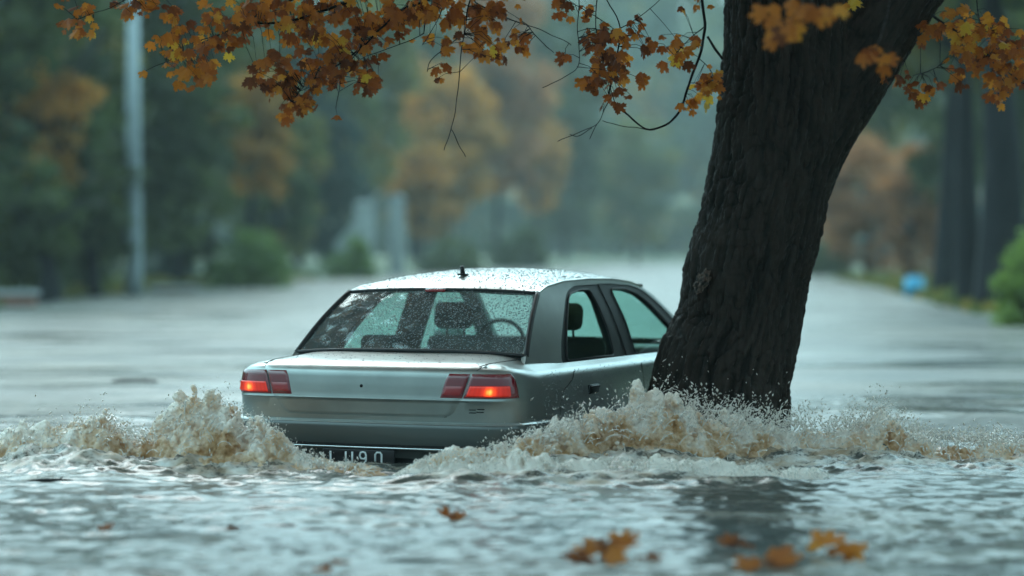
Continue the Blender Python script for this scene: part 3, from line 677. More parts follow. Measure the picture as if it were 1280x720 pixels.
# boughs, twigs (photo column, row, distance)
def pp(L, d0, d1): return [at(x, y, d0+(d1-d0)*i/(len(L)-1)) for i, (x, y) in enumerate(L)]
BR = []
def branch(L, r0, r1, d0, d1): BR.append((smooth_path(pp(L, d0, d1), 5), r0, r1))
# long bough above the frame that carries the hanging twigs
branch([(915,-210), (820,-130), (700,-95), (560,-80), (420,-60), (300,-45), (180,-40)], .075, .015, 14.3, 13.2)
branch([(560,-80), (500,-30), (445,-2), (410,12), (357,28), (302,32), (247,58), (208,78)], .016, .002, 13.6, 13.2)
branch([(520,-60), (420,-30), (370,-2), (330,15), (302,31), (262,48), (215,62)], .010, .002, 13.5, 13.3)
branch([(640,-85), (590,-25), (540,-1), (509,10), (482,31), (450,62), (411,88), (384,105), (366,128)], .013, .002, 13.8, 13.1)
branch([(450,62), (430,85), (424,110), (420,135)], .0035, .0015, 13.3, 13.2)
branch([(640,-85), (612,-20), (593,2), (624,18), (660,32), (696,47), (714,57)], .008, .0012, 13.8, 13.6)
branch([(660,32), (676,52), (692,66)], .003, .001, 13.6, 13.5)
branch([(600,-40), (588,0), (580,43), (575,90), (570,128), (564,162), (555,188)], .006, .001, 13.7, 13.3)
branch([(564,162), (572,178), (582,196)], .0016, .0008, 13.3, 13.3)
branch([(600,-60), (560,-10), (553,8), (545,29), (528,56)], .005, .0015, 13.6, 13.4)
branch([(530,42), (505,54), (480,63), (455,72)], .003, .001, 13.4, 13.3)
branch([(580,43), (556,62), (538,76), (534,90)], .0025, .001, 13.5, 13.4)
branch([(880,-110), (873,-40), (877,0), (881,36), (873,72), (861,104), (850,137), (832,156), (807,162), (785,145), (762,124), (767,93), (775,36), (758,0), (735,-50)], .0115, .003, 14.2, 13.6)
branch([(903,74), (893,60), (884,46)], .009, .007, 14.1, 14.1)
branch([(807,162), (780,158), (753,151)], .003, .0012, 13.9, 13.8)
branch([(762,124), (755,138), (746,156), (722,166), (697,177)], .0035, .001, 13.8, 13.6)
branch([(746,156), (741,166), (737,174)], .0016, .0008, 13.7, 13.7)
branch([(740,160), (724,170), (712,168)], .0014, .0008, 13.7, 13.7)
branch([(750,-40), (746,0), (745,36), (752,60), (757,95)], .005, .0015, 13.7, 13.6)
branch([(728,-50), (724,0), (722,40), (723,79), (706,96), (678,110)], .004, .001, 13.6, 13.4)
branch([(881,33), (858,52), (843,70)], .004, .0015, 14.1, 13.9)
branch([(873,72), (885,85), (893,100)], .003, .0015, 14.1, 14.0)
branch([(775,36), (800,20), (830,-5)], .003, .0015, 13.6, 13.6)
branch([(770,40), (746,22), (715,5)], .002, .001, 13.6, 13.6)
branch([(180,-40), (172,-10), (150,5), (118,18), (98,25)], .004, .0015, 13.2, 13.0)
branch([(1190,-120), (1150,-10), (1165,20), (1200,45), (1235,70), (1265,95), (1300,120)], .014, .003, 14.5, 13.9)
branch([(1200,45), (1190,70), (1170,85), (1150,92)], .004, .001, 14.2, 14.0)
branch([(1165,20), (1145,45), (1130,75)], .004, .001, 14.3, 14.2)
branch([(1235,70), (1250,95), (1262,118)], .003, .001, 14.0, 14.0)
branch([(1190,-120), (1215,-30), (1222,20), (1232,40)], .006, .002, 14.3, 14.0)
branch([(990,-200), (1000,-80), (1003,-20), (1000,10), (985,30)], .01, .003, 12.2, 10.2)
branch([(1130,-200), (1120,-60), (1108,20), (1095,62)], .008, .003, 12.6, 10.8)
tw = MB()
for P, r0, r1 in BR:
    n_ = len(P); P2 = [p+Vector((mnoise.noise(p*9), mnoise.noise(p*9+Vector((5,5,5))), mnoise.noise(p*9+Vector((9,2,4)))))*.008*(0 if i in (0, n_-1) else 1) for i, p in enumerate(P)]
    tw.tube([p-MO for p in P2], [max(.0022, (r0+(r1-r0)*(i/(n_-1))**.7)*(1+.18*mnoise.noise(p*30))) for i, p in enumerate(P2)], 7)
# leaf clusters: centre column,row, spread x,y, how many, distance, tint mean
CL = [(100,20,18,15,26,13.0,.55), (165,2,18,8,14,13.2,.4), (205,10,22,14,22,13.2,.4), (225,62,24,18,46,13.2,.62), (245,88,20,12,24,13.1,.5), (268,45,22,18,34,13.2,.5), (300,20,26,16,40,13.3,.4), (340,10,28,14,44,13.4,.38), (380,24,26,18,40,13.4,.42), (425,8,30,12,44,13.5,.4), (452,32,26,20,52,13.4,.42), (400,52,26,16,22,13.3,.55),
      (335,82,20,14,26,13.2,.28), (355,98,22,16,36,13.1,.25), (372,132,16,14,26,13.1,.32), (402,82,20,18,34,13.2,.35), (425,78,20,20,36,13.3,.35), (450,72,16,18,30,13.3,.38), (462,98,10,8,12,13.3,.35), (422,142,4,5,2,13.2,.2),
      (490,22,22,18,38,13.5,.4), (520,10,24,12,34,13.5,.42), (555,18,20,18,30,13.6,.38), (590,16,22,16,34,13.6,.36), (618,14,22,14,26,13.6,.38), (595,52,14,9,12,13.5,.5), (615,62,12,9,14,13.5,.5), (648,52,12,10,14,13.5,.5), (556,50,10,8,6,13.4,.45), (548,96,6,10,4,13.4,.4), (560,84,6,4,2,13.4,.4),
      (712,10,10,10,7,13.6,.55), (738,6,8,8,5,13.6,.55), (707,74,5,8,3,13.5,.4), (755,50,16,18,40,13.6,.22), (765,78,16,16,34,13.6,.3), (742,100,10,8,10,13.6,.2), (752,115,10,10,12,13.6,.18), (785,40,12,12,14,13.6,.35), (806,50,10,12,12,13.7,.4), (825,83,5,9,2,13.9,.22), (798,97,6,6,3,13.7,.25), (783,112,6,5,3,13.7,.3), (830,60,5,8,2,13.9,.25), (850,52,14,9,14,13.9,.68), (850,72,8,6,6,13.9,.65), (868,6,12,8,7,14,.6), (880,105,13,12,22,14,.66), (868,128,9,9,9,14,.6), (892,92,8,8,9,14,.6),
      (1000,12,24,12,14,10.3,.5), (985,34,14,9,9,10.2,.5), (1095,66,14,9,9,10.8,.5), (1063,4,10,6,6,13.4,.95),
      (1165,38,14,10,14,14.2,.6), (1185,25,14,12,16,14.2,.65), (1205,40,16,14,30,14.1,.62), (1232,30,16,14,28,14.1,.65), (1215,68,18,13,34,14.0,.5), (1245,60,18,16,40,14.0,.5), (1255,95,18,12,38,14.0,.5), (1272,70,12,22,26,14.0,.45), (1245,118,10,8,12,14.0,.5), (1112,100,10,5,5,14.1,.2), (1130,96,12,5,5,14.1,.25), (1146,110,14,8,12,14.0,.28), (1170,104,10,7,6,14.0,.3), (1200,92,10,6,6,14.0,.35)]
half = [(0,1.0), (.06,.82), (.17,.86), (.13,.64), (.22,.58), (.40,.76), (.42,.62), (.60,.62), (.49,.46), (.56,.36), (.34,.27), (.40,.15), (.28,.10), (.30,-.02), (.12,.03), (0,0)]
LV = []; LF = []; LT = []; petioles = []
def add_leaf(p, nrm, tip, s, tint, curl):
    n_ = nrm.normalized(); y_ = (tip-n_*tip.dot(n_)).normalized(); x_ = y_.cross(n_)
    for sg in (1, -1):
        o_ = len(LV)
        for hx, hy in half:
            z_ = -abs(hx)*curl*1.1-curl*.8*(hy-.3)**2+.05*math.sin(9*hx+5*hy); LV.append(p+(x_*(sg*hx)+y_*hy+n_*z_)*s); LT.append(tint+.12*hy-.1*abs(hx))
        r_ = list(range(o_, o_+len(half))); LF.append(r_ if sg > 0 else r_[::-1])
allp = [(p, r) for P, r0, r1 in BR for p, r in [(p, r0) for p in P]]
pa = np.array([p for p, r in allp])
for cx, cy, sx, sy_, n_, d, tm in CL:
    for k in range(int(n_*.95)):
        x, y = random.gauss(cx, sx*.78), random.gauss(cy, sy_*.80); dd = d+random.gauss(0, .16)
        p = at(x, y, dd); s = random.choice((.034,.046,.056,.064,.072,.084))*random.uniform(.9,1.1)
        if d < 11: s = random.uniform(.065,.095)
        tip = Vector((random.gauss(0,.5), random.gauss(0,.4), random.gauss(-.75,.35)))
        nr = Vector((random.gauss(0,.55), -1+random.gauss(0,.5), random.gauss(.25,.5)))
        add_leaf(p, nr, tip, s, min(1, max(0, random.gauss(tm-.08, .24))), random.uniform(.05,.5))
        q = pa[np.argmin(((pa-np.array(p))**2).sum(1))]; q = Vector(q); dist = (q-p).length
        if dist < .30 and random.random() < .65:
            m_ = q.lerp(p, .55)+Vector((random.gauss(0,.05), random.gauss(0,.05), random.gauss(.10,.06)))*dist; tw.tube([q-MO, m_-MO, p-MO], [.0022,.0016,.0013], 4)
tw.build('twigs', M['bark'], MAPLE)
fo_ = mesh_obj('leaves', [v-MO for v in LV], LF, M['maple_leaf'], MAPLE, smooth=False); attr(fo_, 'tint', LT)
fo_['label'] = 'orange and rust coloured maple leaves on hanging twigs'
# the unseen rest of the crown, spread over the car to darken its rear window
cv = []; cf = []; ct_ = []
for k in range(8800):
    a = random.uniform(0, 2*math.pi); r_ = 5.6*math.sqrt(random.random()); z_ = 4.8+random.random()**1.2*3.4*(1-(r_/6.2)**2)
    p = Vector((base.x-.9+r_*math.cos(a), D0-.7+r_*math.sin(a), z_))
    if k > 6300: p = Vector((random.gauss(-.5, 1.1), random.gauss(14.5, 1.0), random.uniform(4.8, 7.4)))  # extra leaves added for a dark reflection in the rear window
    s = random.uniform(.14,.26); o_ = len(cv)
    u_ = Vector((random.gauss(0,1), random.gauss(0,1), random.gauss(0,.5))).normalized(); v_ = u_.cross(Vector((random.gauss(0,.4), random.gauss(0,.4), 1))).normalized()
    cv += [p-u_*s, p-v_*s*.6, p+u_*s, p+v_*s*.6]; cf.append((o_, o_+1, o_+2, o_+3)); ct_ += [min(1, max(0, random.gauss(.4,.2)))]*4
cr = mesh_obj('crown', [v-MO for v in cv], cf, M['maple_leaf'], MAPLE, smooth=False); attr(cr, 'tint', ct_)

# ------------------------------------------------------------------ the splash thrown up by the current
def gn_mesh(name, pts, rad, voxel, m):
    me = bpy.data.meshes.new(name+'_pts'); me.vertices.add(len(pts)); me.vertices.foreach_set('co', np.asarray(pts, np.float32).ravel())
    a = me.attributes.new('rad', 'FLOAT', 'POINT'); a.data.foreach_set('value', np.asarray(rad, np.float32))
    o = bpy.data.objects.new(name+'_pts', me); COL.objects.link(o)
    g = bpy.data.node_groups.new('pts', 'GeometryNodeTree'); g.interface.new_socket('Geometry', in_out='INPUT', socket_type='NodeSocketGeometry'); g.interface.new_socket('Geometry', in_out='OUTPUT', socket_type='NodeSocketGeometry')
    i_ = g.nodes.new('NodeGroupInput'); o_ = g.nodes.new('NodeGroupOutput'); mp = g.nodes.new('GeometryNodeMeshToPoints'); pv = g.nodes.new('GeometryNodePointsToVolume'); vm = g.nodes.new('GeometryNodeVolumeToMesh'); na = g.nodes.new('GeometryNodeInputNamedAttribute')
    na.data_type = 'FLOAT'; na.inputs['Name'].default_value = 'rad'
    L = g.links.new; L(i_.outputs[0], mp.inputs[0]); L(na.outputs[0], mp.inputs['Radius']); L(mp.outputs[0], pv.inputs[0]); L(na.outputs[0], pv.inputs['Radius'])
    pv.resolution_mode = 'VOXEL_SIZE'; pv.inputs['Voxel Size'].default_value = voxel
    L(pv.outputs[0], vm.inputs[0]); vm.resolution_mode = 'GRID'; vm.inputs['Threshold'].default_value = .1; L(vm.outputs[0], o_.inputs[0])
    md = o.modifiers.new('g', 'NODES'); md.node_group = g
    dg = bpy.context.evaluated_depsgraph_get(); ev = o.evaluated_get(dg); me2 = bpy.data.meshes.new_from_object(ev)
    bpy.data.objects.remove(o); bpy.data.node_groups.remove(g); bpy.data.meshes.remove(me)
    me2.name = name; me2.materials.clear(); me2.materials.append(m); me2.polygons.foreach_set('use_smooth', np.ones(len(me2.polygons), bool))
    o = bpy.data.objects.new(name, me2); COL.objects.link(o); return o
sm = mat('churned_muddy_water', (.4,.27,.16), .12, 0, IOR=1.33); t = NT(sm)
fa = t.attr('foam'); nn = t.noise(6.5, 3, .55, t.pos()); n5 = t.noise(48, 4, .7, t.pos())
f_ = t.math('ADD', t.math('ADD', t.math('MULTIPLY', fa, .62), t.math('MULTIPLY', nn, .75)), t.math('MULTIPLY', n5, .35))
c_ = t.ramp(f_, [(.46,(.26,.13,.05)), (.64,(.52,.30,.14)), (.80,(.78,.58,.41)), (.95,(.95,.87,.79))])
t.l(c_, t.b.inputs['Base Color']); t.l(t.bump(n5, .35, .012), t.b.inputs['Normal'])
tl = t.n('ShaderNodeBsdfTranslucent'); t.l(c_, tl.inputs['Color']); mx = t.n('ShaderNodeMixShader'); mx.inputs[0].default_value = .36
t.l(t.b.outputs[0], mx.inputs[1]); t.l(tl.outputs[0], mx.inputs[2]); t.l(mx.outputs[0], t.out.inputs['Surface'])
def splash(name, label, HT, YC, px0, px1, n, yw, cat='splash'):
    HX, HY = zip(*HT); YX, YY = zip(*YC)
    px = RNG.uniform(px0, px1, n); yc = np.interp(px, YX, YY); s = np.clip(RNG.normal(0, .5, n), -1.2, 1.2)
    cl0 = 0; y = yc+s*yw*(.55+np.interp(px, HX, HY)*1.2); h = np.interp(px, HX, HY)*np.exp(-(s/.75)**2)
    x = (px-640)/F*y
    xx = (px-640)/F*y; h = h*.90*np.clip(.50+.95*(fbm(xx*3.5, y*3.5, 2, 2)*.5+.5)+.42*fbm(xx*15, y*9, 6, 2), .15, 1.4)
    zt = RNG.random(n)**1.5; z = zt*h*1.15-.02
    xs_ = x+.35*z*np.sin(x*5)+.9*z*z
    n1 = fbm(xs_*4.5, y*5, z*3, 2)*.5+.5; n2 = fbm(xs_*12, y*12, z*7+4, 3, True)*.5+.5; n3 = fbm(xs_*30, y*30, z*15+9, 2, True)*.5+.5
    dens = .64*n1+.32*n2+.08*n3
    keep = (dens > .42+.22*zt**.9) & (h > .006)
    x, y, z, zt, dens, px = [q[keep] for q in (x, y, z, zt, dens, px)]
    rad = (.025-.014*zt)*RNG.uniform(.6, 1.15, len(x))
    o = gn_mesh(name, np.stack([x, y, z], 1), rad, .0065, sm)
    co = np.empty(len(o.data.vertices)*3, np.float32); o.data.vertices.foreach_get('co', co); co = co.reshape(-1, 3)
    hh = np.interp(px_of(co[:,0], co[:,1]), HX, HY)+.03
    attr(o, 'foam', np.clip(co[:,2]/hh*.55+.5*fbm(co[:,0]*7, co[:,1]*7, co[:,2]*7, 3)+.15, 0, 1))
    tag(o, label, cat, 'muddy splashes round the car', 'stuff')
    print(name, len(co)); return o
def drops(name, label, HT, YC, px0, px1, n):
    HX, HY = zip(*HT); YX, YY = zip(*YC)
    px = RNG.uniform(px0, px1, n); yc = np.interp(px, YX, YY); h = np.interp(px, HX, HY)
    cl_ = fbm(px*.03, 3, 1, 3)*.5+.5
    u = RNG.random(n); z = h*(.62+u*.50+RNG.exponential(.16, n)*cl_); y = yc+RNG.normal(0, .16, n); x = (px-640)/F*y+RNG.normal(0, .03, n)
    nn_ = fbm(x*9+z*3, y*9, z*4, 3)*.5+.5; k = (nn_ > .40+.2*u) & (h > .03)
    x, y, z, u = x[k], y[k], z[k], u[k]; m_ = len(x); r = .0014+.0058*RNG.random(m_)**2.4*(1.15-.4*u); st = RNG.uniform(1, 2.2, m_)
    O = np.array([(1,0,0),(0,1,0),(-1,0,0),(0,-1,0),(0,0,1),(0,0,-1)], float); T_ = np.array([(0,1,4),(1,2,4),(2,3,4),(3,0,4),(1,0,5),(2,1,5),(3,2,5),(0,3,5)])
    lean = RNG.normal(0, .5, (m_, 2)); V = O[None]*r[:, None, None]; V[..., 2] *= st[:, None]; V[..., 0] += V[..., 2]*lean[:, :1]; V[..., 1] += V[..., 2]*lean[:, 1:]
    V = V+np.stack([x, y, z], 1)[:, None]; Fc = (T_[None]+6*np.arange(m_)[:, None, None]).reshape(-1, 3)
    o = big_mesh(name, V.reshape(-1, 3), Fc, dm, k=3); tag(o, label, 'spray', 'flying spray round the car', 'stuff'); return o
dm = mat('spray_drop', (.84,.77,.70), .12, 0, IOR=1.33, Transmission_Weight=.25)
splash('muddy_splash', 'brown foaming splash piling up against the right side of the car and the trunk', HS, YCR, 488, 1370, 900000, .36)
splash('muddy_splash', 'brown splash thrown up left of the car tail', HL, YCL, -60, 510, 520000, .36)
FR = [(480,0), (510,.08), (545,.16), (570,.17), (600,.14), (640,.17), (680,.13), (720,.10), (780,.125), (840,.11), (900,.11), (960,.085), (1020,.06), (1060,0)]
FY = [(480,12.3), (600,12.2), (760,12.25), (1060,12.3)]
f2 = splash('foam_ridge', 'low white foaming ridge in front of the right-hand splash', FR, FY, 482, 1060, 260000, .2, 'foam')
a = f2.data.attributes['foam']; vals = np.empty(len(f2.data.vertices), np.float32); a.data.foreach_get('value', vals); a.data.foreach_set('value', np.clip(vals+.8, 0, 1.7))
drops('spray', 'fine drops flying above the splash beside trunk and car side', HR, YCR, 600, 1330, 14000)
drops('spray', 'fine drops flying above the splash left of the car tail', HL, YCL, -40, 440, 6500)

def strands(name, label, HT, YC, px0, px1, n):
    # thin tongues and threads of water flung off the crest, each a tapering ballistic arc
    HX, HY = zip(*HT); YX, YY = zip(*YC); V = []; Q = []; K = 6; S = 4
    px = RNG.uniform(px0, px1, n); h = np.interp(px, HX, HY); yc = np.interp(px, YX, YY); s_ = RNG.normal(0, .45, n); y = yc+s_*(.3+h)*.55-.05; x = (px-640)/F*y
    z0 = h*np.exp(-(s_/.9)**2)*RNG.uniform(.6, 1.0, n); a = fbm(x*4, y*4, 3, 2)*3.2+RNG.normal(0, .35, n); el = RNG.uniform(.5, 1.4, n)
    sp_ = (.35+.9*RNG.random(n)**1.5)*np.sqrt(np.clip(h, .02, 1)/.3); rr_ = RNG.uniform(.0016,.0048, n); T = RNG.uniform(.05,.13, n)
    ok_ = (h > .035) & (fbm(x*7, y*7, z0*5, 2) > -.15)
    for i in np.nonzero(ok_)[0]:
        v = np.array([math.cos(a[i])*math.cos(el[i]), -abs(math.sin(a[i]))*math.cos(el[i])*.5, math.sin(el[i])])*sp_[i]; o_ = len(V)
        for k in range(K):
            t_ = T[i]*k/(K-1); c_ = np.array([x[i], y[i], z0[i]])+v*t_; c_[2] -= 4.9*t_*t_; r_ = rr_[i]*(1-.75*k/(K-1)+(.55 if k == K-2 else 0)+.25*math.sin(k*2.3+i))
            for q in range(S):
                w_ = q*math.pi/2; V.append((c_[0]+r_*math.cos(w_), c_[1]+r_*math.sin(w_)*.7, c_[2]+r_*math.sin(w_)*.7))
        for k in range(K-1):
            for q in range(S): Q.append((o_+k*S+q, o_+k*S+(q+1)%S, o_+(k+1)*S+(q+1)%S, o_+(k+1)*S+q))
    o = big_mesh(name, V, Q, dm); tag(o, label, 'spray', 'flying spray round the car', 'stuff')
strands('water_strands', 'threads of water flung from the crest right of the car tail', HR, YCR, 500, 1300, 2400)
strands('water_strands', 'threads of water flung from the crest left of the car tail', HL, YCL, -50, 470, 1500)
strands('water_strands', 'white threads curling off the low foam ridge', FR, FY, 490, 1040, 1200)

# ------------------------------------------------------------------ banks, trees and the street furniture behind
def leaf_cloud(clumps, per, size, rs):
    rng = np.random.default_rng(rs); C_ = np.array([c[:3] for c in clumps]); R = np.array([c[3] for c in clumps]); T_ = np.array([c[4] for c in clumps])
    C_ = np.repeat(C_, per, 0); R = np.repeat(R, per); T_ = np.repeat(T_, per); m_ = len(C_)
    d = rng.normal(size=(m_, 3)); d /= np.linalg.norm(d, axis=1)[:, None]; p = C_+d*(R*rng.random(m_)**.45)[:, None]*[1,1,.75]
    s = size*rng.uniform(.6, 1.4, m_)[:, None]; u = rng.normal(size=(m_, 3)); u /= np.linalg.norm(u, axis=1)[:, None]; w_ = rng.normal(size=(m_, 3)); v = np.cross(u, w_); v /= np.linalg.norm(v, axis=1)[:, None]
    V = np.stack([p-u*s, p-v*s*.55+u*s*.1, p+u*s, p+v*s*.55-u*s*.1], 1).reshape(-1, 3); Q = np.arange(m_*4).reshape(-1, 4)
    return V, Q, np.repeat(np.clip(T_+rng.normal(0, .10, m_), 0, 1), 4)
def crown_clumps(rs, n, shape='round', a=1.):
    r = random.Random(rs); out = []
    while len(out) < n:
        x, y, z = r.uniform(-1,1), r.uniform(-1,1), r.random()
        rad = math.sqrt(max(0, 1-(2*z-1)**2))**.7 if shape == 'round' else (1-z)**.8+.05
        if shape == 'bush': rad = math.sqrt(max(0, 1-z*z))
        q = math.hypot(x, y); rad *= .8+.3*mnoise.noise(Vector((math.atan2(y, x)*1.3, z*a*1.6, rs*7.1)))
        if q > rad or (q < rad*.45 and r.random() < .6): continue
        out.append((x*.86, y*.86, z*.95*a, r.uniform(.16,.32), min(1, max(0, .5+.55*mnoise.noise(Vector((x*1.6, y*1.6, z*a*1.6+rs*3)))+r.gauss(0,.13)))))
    return out
MESH = {}
def crown_mesh(kind, rs, a):
    if (kind, rs, a) in MESH: return MESH[kind, rs, a]
    n, per, size = {'round': (34, 60, .060), 'cone': (40, 55, .055), 'bush': (44, 70, .05)}[kind]
    V, Q, T_ = leaf_cloud(crown_clumps(rs, int(n*max(1, a)), kind, a), per, size, rs); o = big_mesh('crown', V, Q, M['olive'], smooth=False); attr(o, 'tint', T_)
    me = o.data; bpy.data.objects.remove(o); MESH[kind, rs, a] = me; return me
def foliage(name, kind, rs, m, parent, loc, scale, rz):
    a = max(.5, round(scale[2]/scale[0]*2)/2)
    o = bpy.data.objects.new(name, crown_mesh(kind, rs, a)); COL.objects.link(o); o.parent = parent; o.location = loc; o.scale = (scale[0], scale[1], scale[2]/a); o.rotation_euler.z = rz
    o.material_slots[0].link = 'OBJECT'; o.material_slots[0].material = m; return o
def gz(x, y): return float(ground_z(np.array([x]), np.array([y]))[0])
TREES = []
def tree(name, label, x, y, h, r, m, kind='round', base=.22, tr=.22, rs=None, group='trees along the flooded street', bark='far_bark'):
    z = gz(x, y); k = len(TREES); rs = rs if rs is not None else k % 5; root = empty(name, (x, y, z-.05), 0); tag(root, label, 'tree', group); TREES.append(root)
    q = random.Random(k+50); top = Vector((q.uniform(-.4,.4), q.uniform(-.4,.4), h*.8)); pts = [Vector((0,0,-.2)), Vector((q.uniform(-.15,.15), 0, h*.25)), Vector((top.x*.6, top.y*.6, h*.5)), top]
    tb = MB(); tb.tube(smooth_path(pts, 5), [tr*1.25]+[tr*(1-.85*(i/15)) for i in range(15)], 10)
    for j in range(5):
        a = q.uniform(0, 6.28); z0 = h*q.uniform(base+.08, .6); s_ = pts[1].lerp(pts[2], .6); s_.z = z0
        tb.tube([s_, s_+Vector((math.cos(a)*r*.35, math.sin(a)*r*.35, h*.10)), s_+Vector((math.cos(a)*r*.7, math.sin(a)*r*.7, h*.22))], [tr*.45,tr*.28,tr*.1], 6)
    tb.build('trunk', M[bark], root)
    foliage('crown', kind, rs, M[m], root, (top.x*.6, top.y*.6, h*base), (r, r, h*(1-base)), q.uniform(0, 6.28)); return root
def bush(name, label, x, y, h, r, m, rs, cat='bush', group='bushes on the banks'):
    z = gz(x, y); root = empty(name, (x, y, z-.05)); tag(root, label, cat, group)
    foliage('foliage', 'bush', rs, M[m], root, (0,0,0), (r, r*.9, h), rs*1.3)
    st = MB()
    for k in range(4): st.tube([(.1*k-.15, 0, -.1), (.3*(k-1.5)*r, .1*k, h*.5)], [.05,.02], 5)
    st.build('stem', M['far_bark'], root)
def P(px, d): return (px-640)/F*d
# left bank
tree('broadleaf_tree', 'dark green tree at the far left edge of the street', P(10,58), 58, 14, 3.6, 'dark_green', base=.12)
tree('broadleaf_tree', 'dark tree with an orange patch left of the lamp post', P(75,66), 66, 12, 2.6, 'olive', base=.2)
tree('broadleaf_tree', 'dark green tree right behind the lamp post', P(165,74), 74, 15, 4.0, 'dark_green', base=.10)
tree('broadleaf_tree', 'olive tree with yellowing top between lamp post and round bush', P(262,86), 86, 16, 3.4, 'olive', base=.18)
tree('broadleaf_tree', 'slim orange-leaved tree above the round bush', P(303,80), 82, 7.8, 1.8, 'orange', base=.42)
tree('broadleaf_tree', 'small orange tree at far left in front of the dark trees', P(58,56), 57, 5.7, 1.4, 'orange', base=.48)
tree('conifer_tree', 'blue-green conifer behind the pale gate pillar', P(372,118), 118, 17, 4.2, 'pine_green', 'cone', base=.05)
tree('conifer_tree', 'dark conifer at the left behind the broadleaf trees', P(120,92), 92, 19, 4.6, 'pine_green', 'cone', base=.05)
tree('broadleaf_tree', 'tall dark green tree behind the olive tree', P(235,112), 112, 22, 6.2, 'dark_green', base=.1)
tree('broadleaf_tree', 'pale olive tree above the two gate pillars', P(455,135), 135, 19, 4.4, 'olive', base=.25)
tree('broadleaf_tree', 'orange tree right of the gate pillars above the car roof', P(560,150), 150, 13.5, 4.0, 'orange', base=.22)
tree('broadleaf_tree', 'hazy rust tree above the middle of the car roof', P(620,170), 170, 21, 5.0, 'rust', base=.25)
tree('broadleaf_tree', 'hazy orange tree right above the side windows', P(668,185), 185, 14, 3.2, 'orange', base=.3)
tree('broadleaf_tree', 'hazy green tree between the orange ones', P(515,165), 165, 22, 4.6, 'dark_green', base=.15)
tree('broadleaf_tree', 'far hazy olive tree in the gap left of the maple trunk', P(795,225), 225, 15, 4.6, 'olive', base=.15)
tree('broadleaf_tree', 'far hazy green tree left of the gap', P(705,215), 215, 24, 5.6, 'dark_green', base=.1)
tree('broadleaf_tree', 'low dark green tree in front of the dark trees left of the lamp post', P(118,62), 62, 4.6, 1.7, 'dark_green', base=.12)
tree('broadleaf_tree', 'mid green rounded tree filling the gap behind the round bush', P(345,104), 104, 8.5, 3.0, 'olive', base=.1)
tree('broadleaf_tree', 'dark green tree between the lamp post and the orange tree', P(222,78), 78, 8.0, 2.2, 'dark_green', base=.1)
tree('broadleaf_tree', 'orange and green tree left of the gate pillars', P(405,128), 128, 12, 3.2, 'olive', base=.2)
tree('broadleaf_tree', 'small hazy orange tree just above the rear window', P(525,140), 140, 7.6, 2.4, 'orange', base=.25)
tree('broadleaf_tree', 'yellowing olive tree behind the fork of the maple on the right', P(1060,125), 125, 14, 3.6, 'olive', base=.3)
tree('broadleaf_tree', 'low dark green tree below the small orange tree at far left', P(52,54), 54, 3.5, 1.5, 'dark_green', base=.08)
# right bank
tree('broadleaf_tree', 'rust-brown low tree just right of the maple trunk', P(1085,98), 98, 6.0, 2.5, 'rust', base=.06)
tree('broadleaf_tree', 'second rust-brown tree beside the dark trunks', P(1140,88), 88, 5.4, 1.7, 'rust', base=.05)
tree('broadleaf_tree', 'olive tree overhanging the rust-brown trees', P(1105,112), 112, 17, 4.6, 'olive', base=.38)
tree('broadleaf_tree', 'dark green tree behind the right-hand trunks', P(1215,84), 84, 15, 3.8, 'dark_green', base=.2)
tree('broadleaf_tree', 'green tree at far right behind the hedge', P(1300,72), 72, 13, 3.6, 'dark_green', base=.1)
tree('street_tree', 'dark trunk farthest left of the right-hand row, beside the blue barrel', P(1181,60), 60, 10, 2.6, 'olive', base=.52, tr=.36)
tree('street_tree', 'slim dark trunk in the middle of the right-hand row', P(1213,50), 50, 11, 2.8, 'olive', base=.55, tr=.30)
tree('street_tree', 'thick dark trunk beside the clipped hedge', P(1249,47), 47, 11, 3.0, 'olive', base=.55, tr=.50)
for yy, hh in ((33, 12), (26, 11), (20, 12), (14, 11)):  # unseen trees added to darken the car's right side and its reflections
    tree('street_tree', 'dark green tree added unseen beyond the right edge to darken the car side', 12.5+.12*yy, yy, hh, 4.2, 'dark_green', base=.08, tr=.3, group='trees added unseen to darken the car side')
bush('round_bush', 'large round green bush between lamp post and gate pillars', P(310,77), 77, 2.55, 2.0, 'bush_green', 1)
bush('round_bush', 'smaller green bush in front of the pale gate pillar', P(440,102), 102, 2.1, 1.7, 'bush_green', 2)
bush('round_bush', 'dark shrub at the left edge behind the low brick wall', P(20,60), 60, 2.2, 1.6, 'dark_green', 3)
bush('round_bush', 'dark shrub left of the lamp post', P(105,66), 66, 1.8, 1.6, 'dark_green', 4)
bush('round_bush', 'dark shrub right behind the lamp post foot', P(215,82), 82, 2.2, 1.5, 'pine_green', 0)
bush('round_bush', 'hazy green shrub right of the second gate pillar', P(560,125), 125, 2.4, 2.6, 'dark_green', 1)
bush('round_bush', 'hazy green shrub far behind the car roof', P(650,160), 160, 3.0, 3.2, 'dark_green', 2)
bush('round_bush', 'dark shrub at the foot of the rust-brown trees', P(1035,112), 112, 2.0, 1.5, 'dark_green', 3)
bush('clipped_hedge', 'bright green clipped hedge at the right edge of the picture', P(1302,38), 38, 1.66, 1.05, 'hedge_green', 4, 'hedge', None)
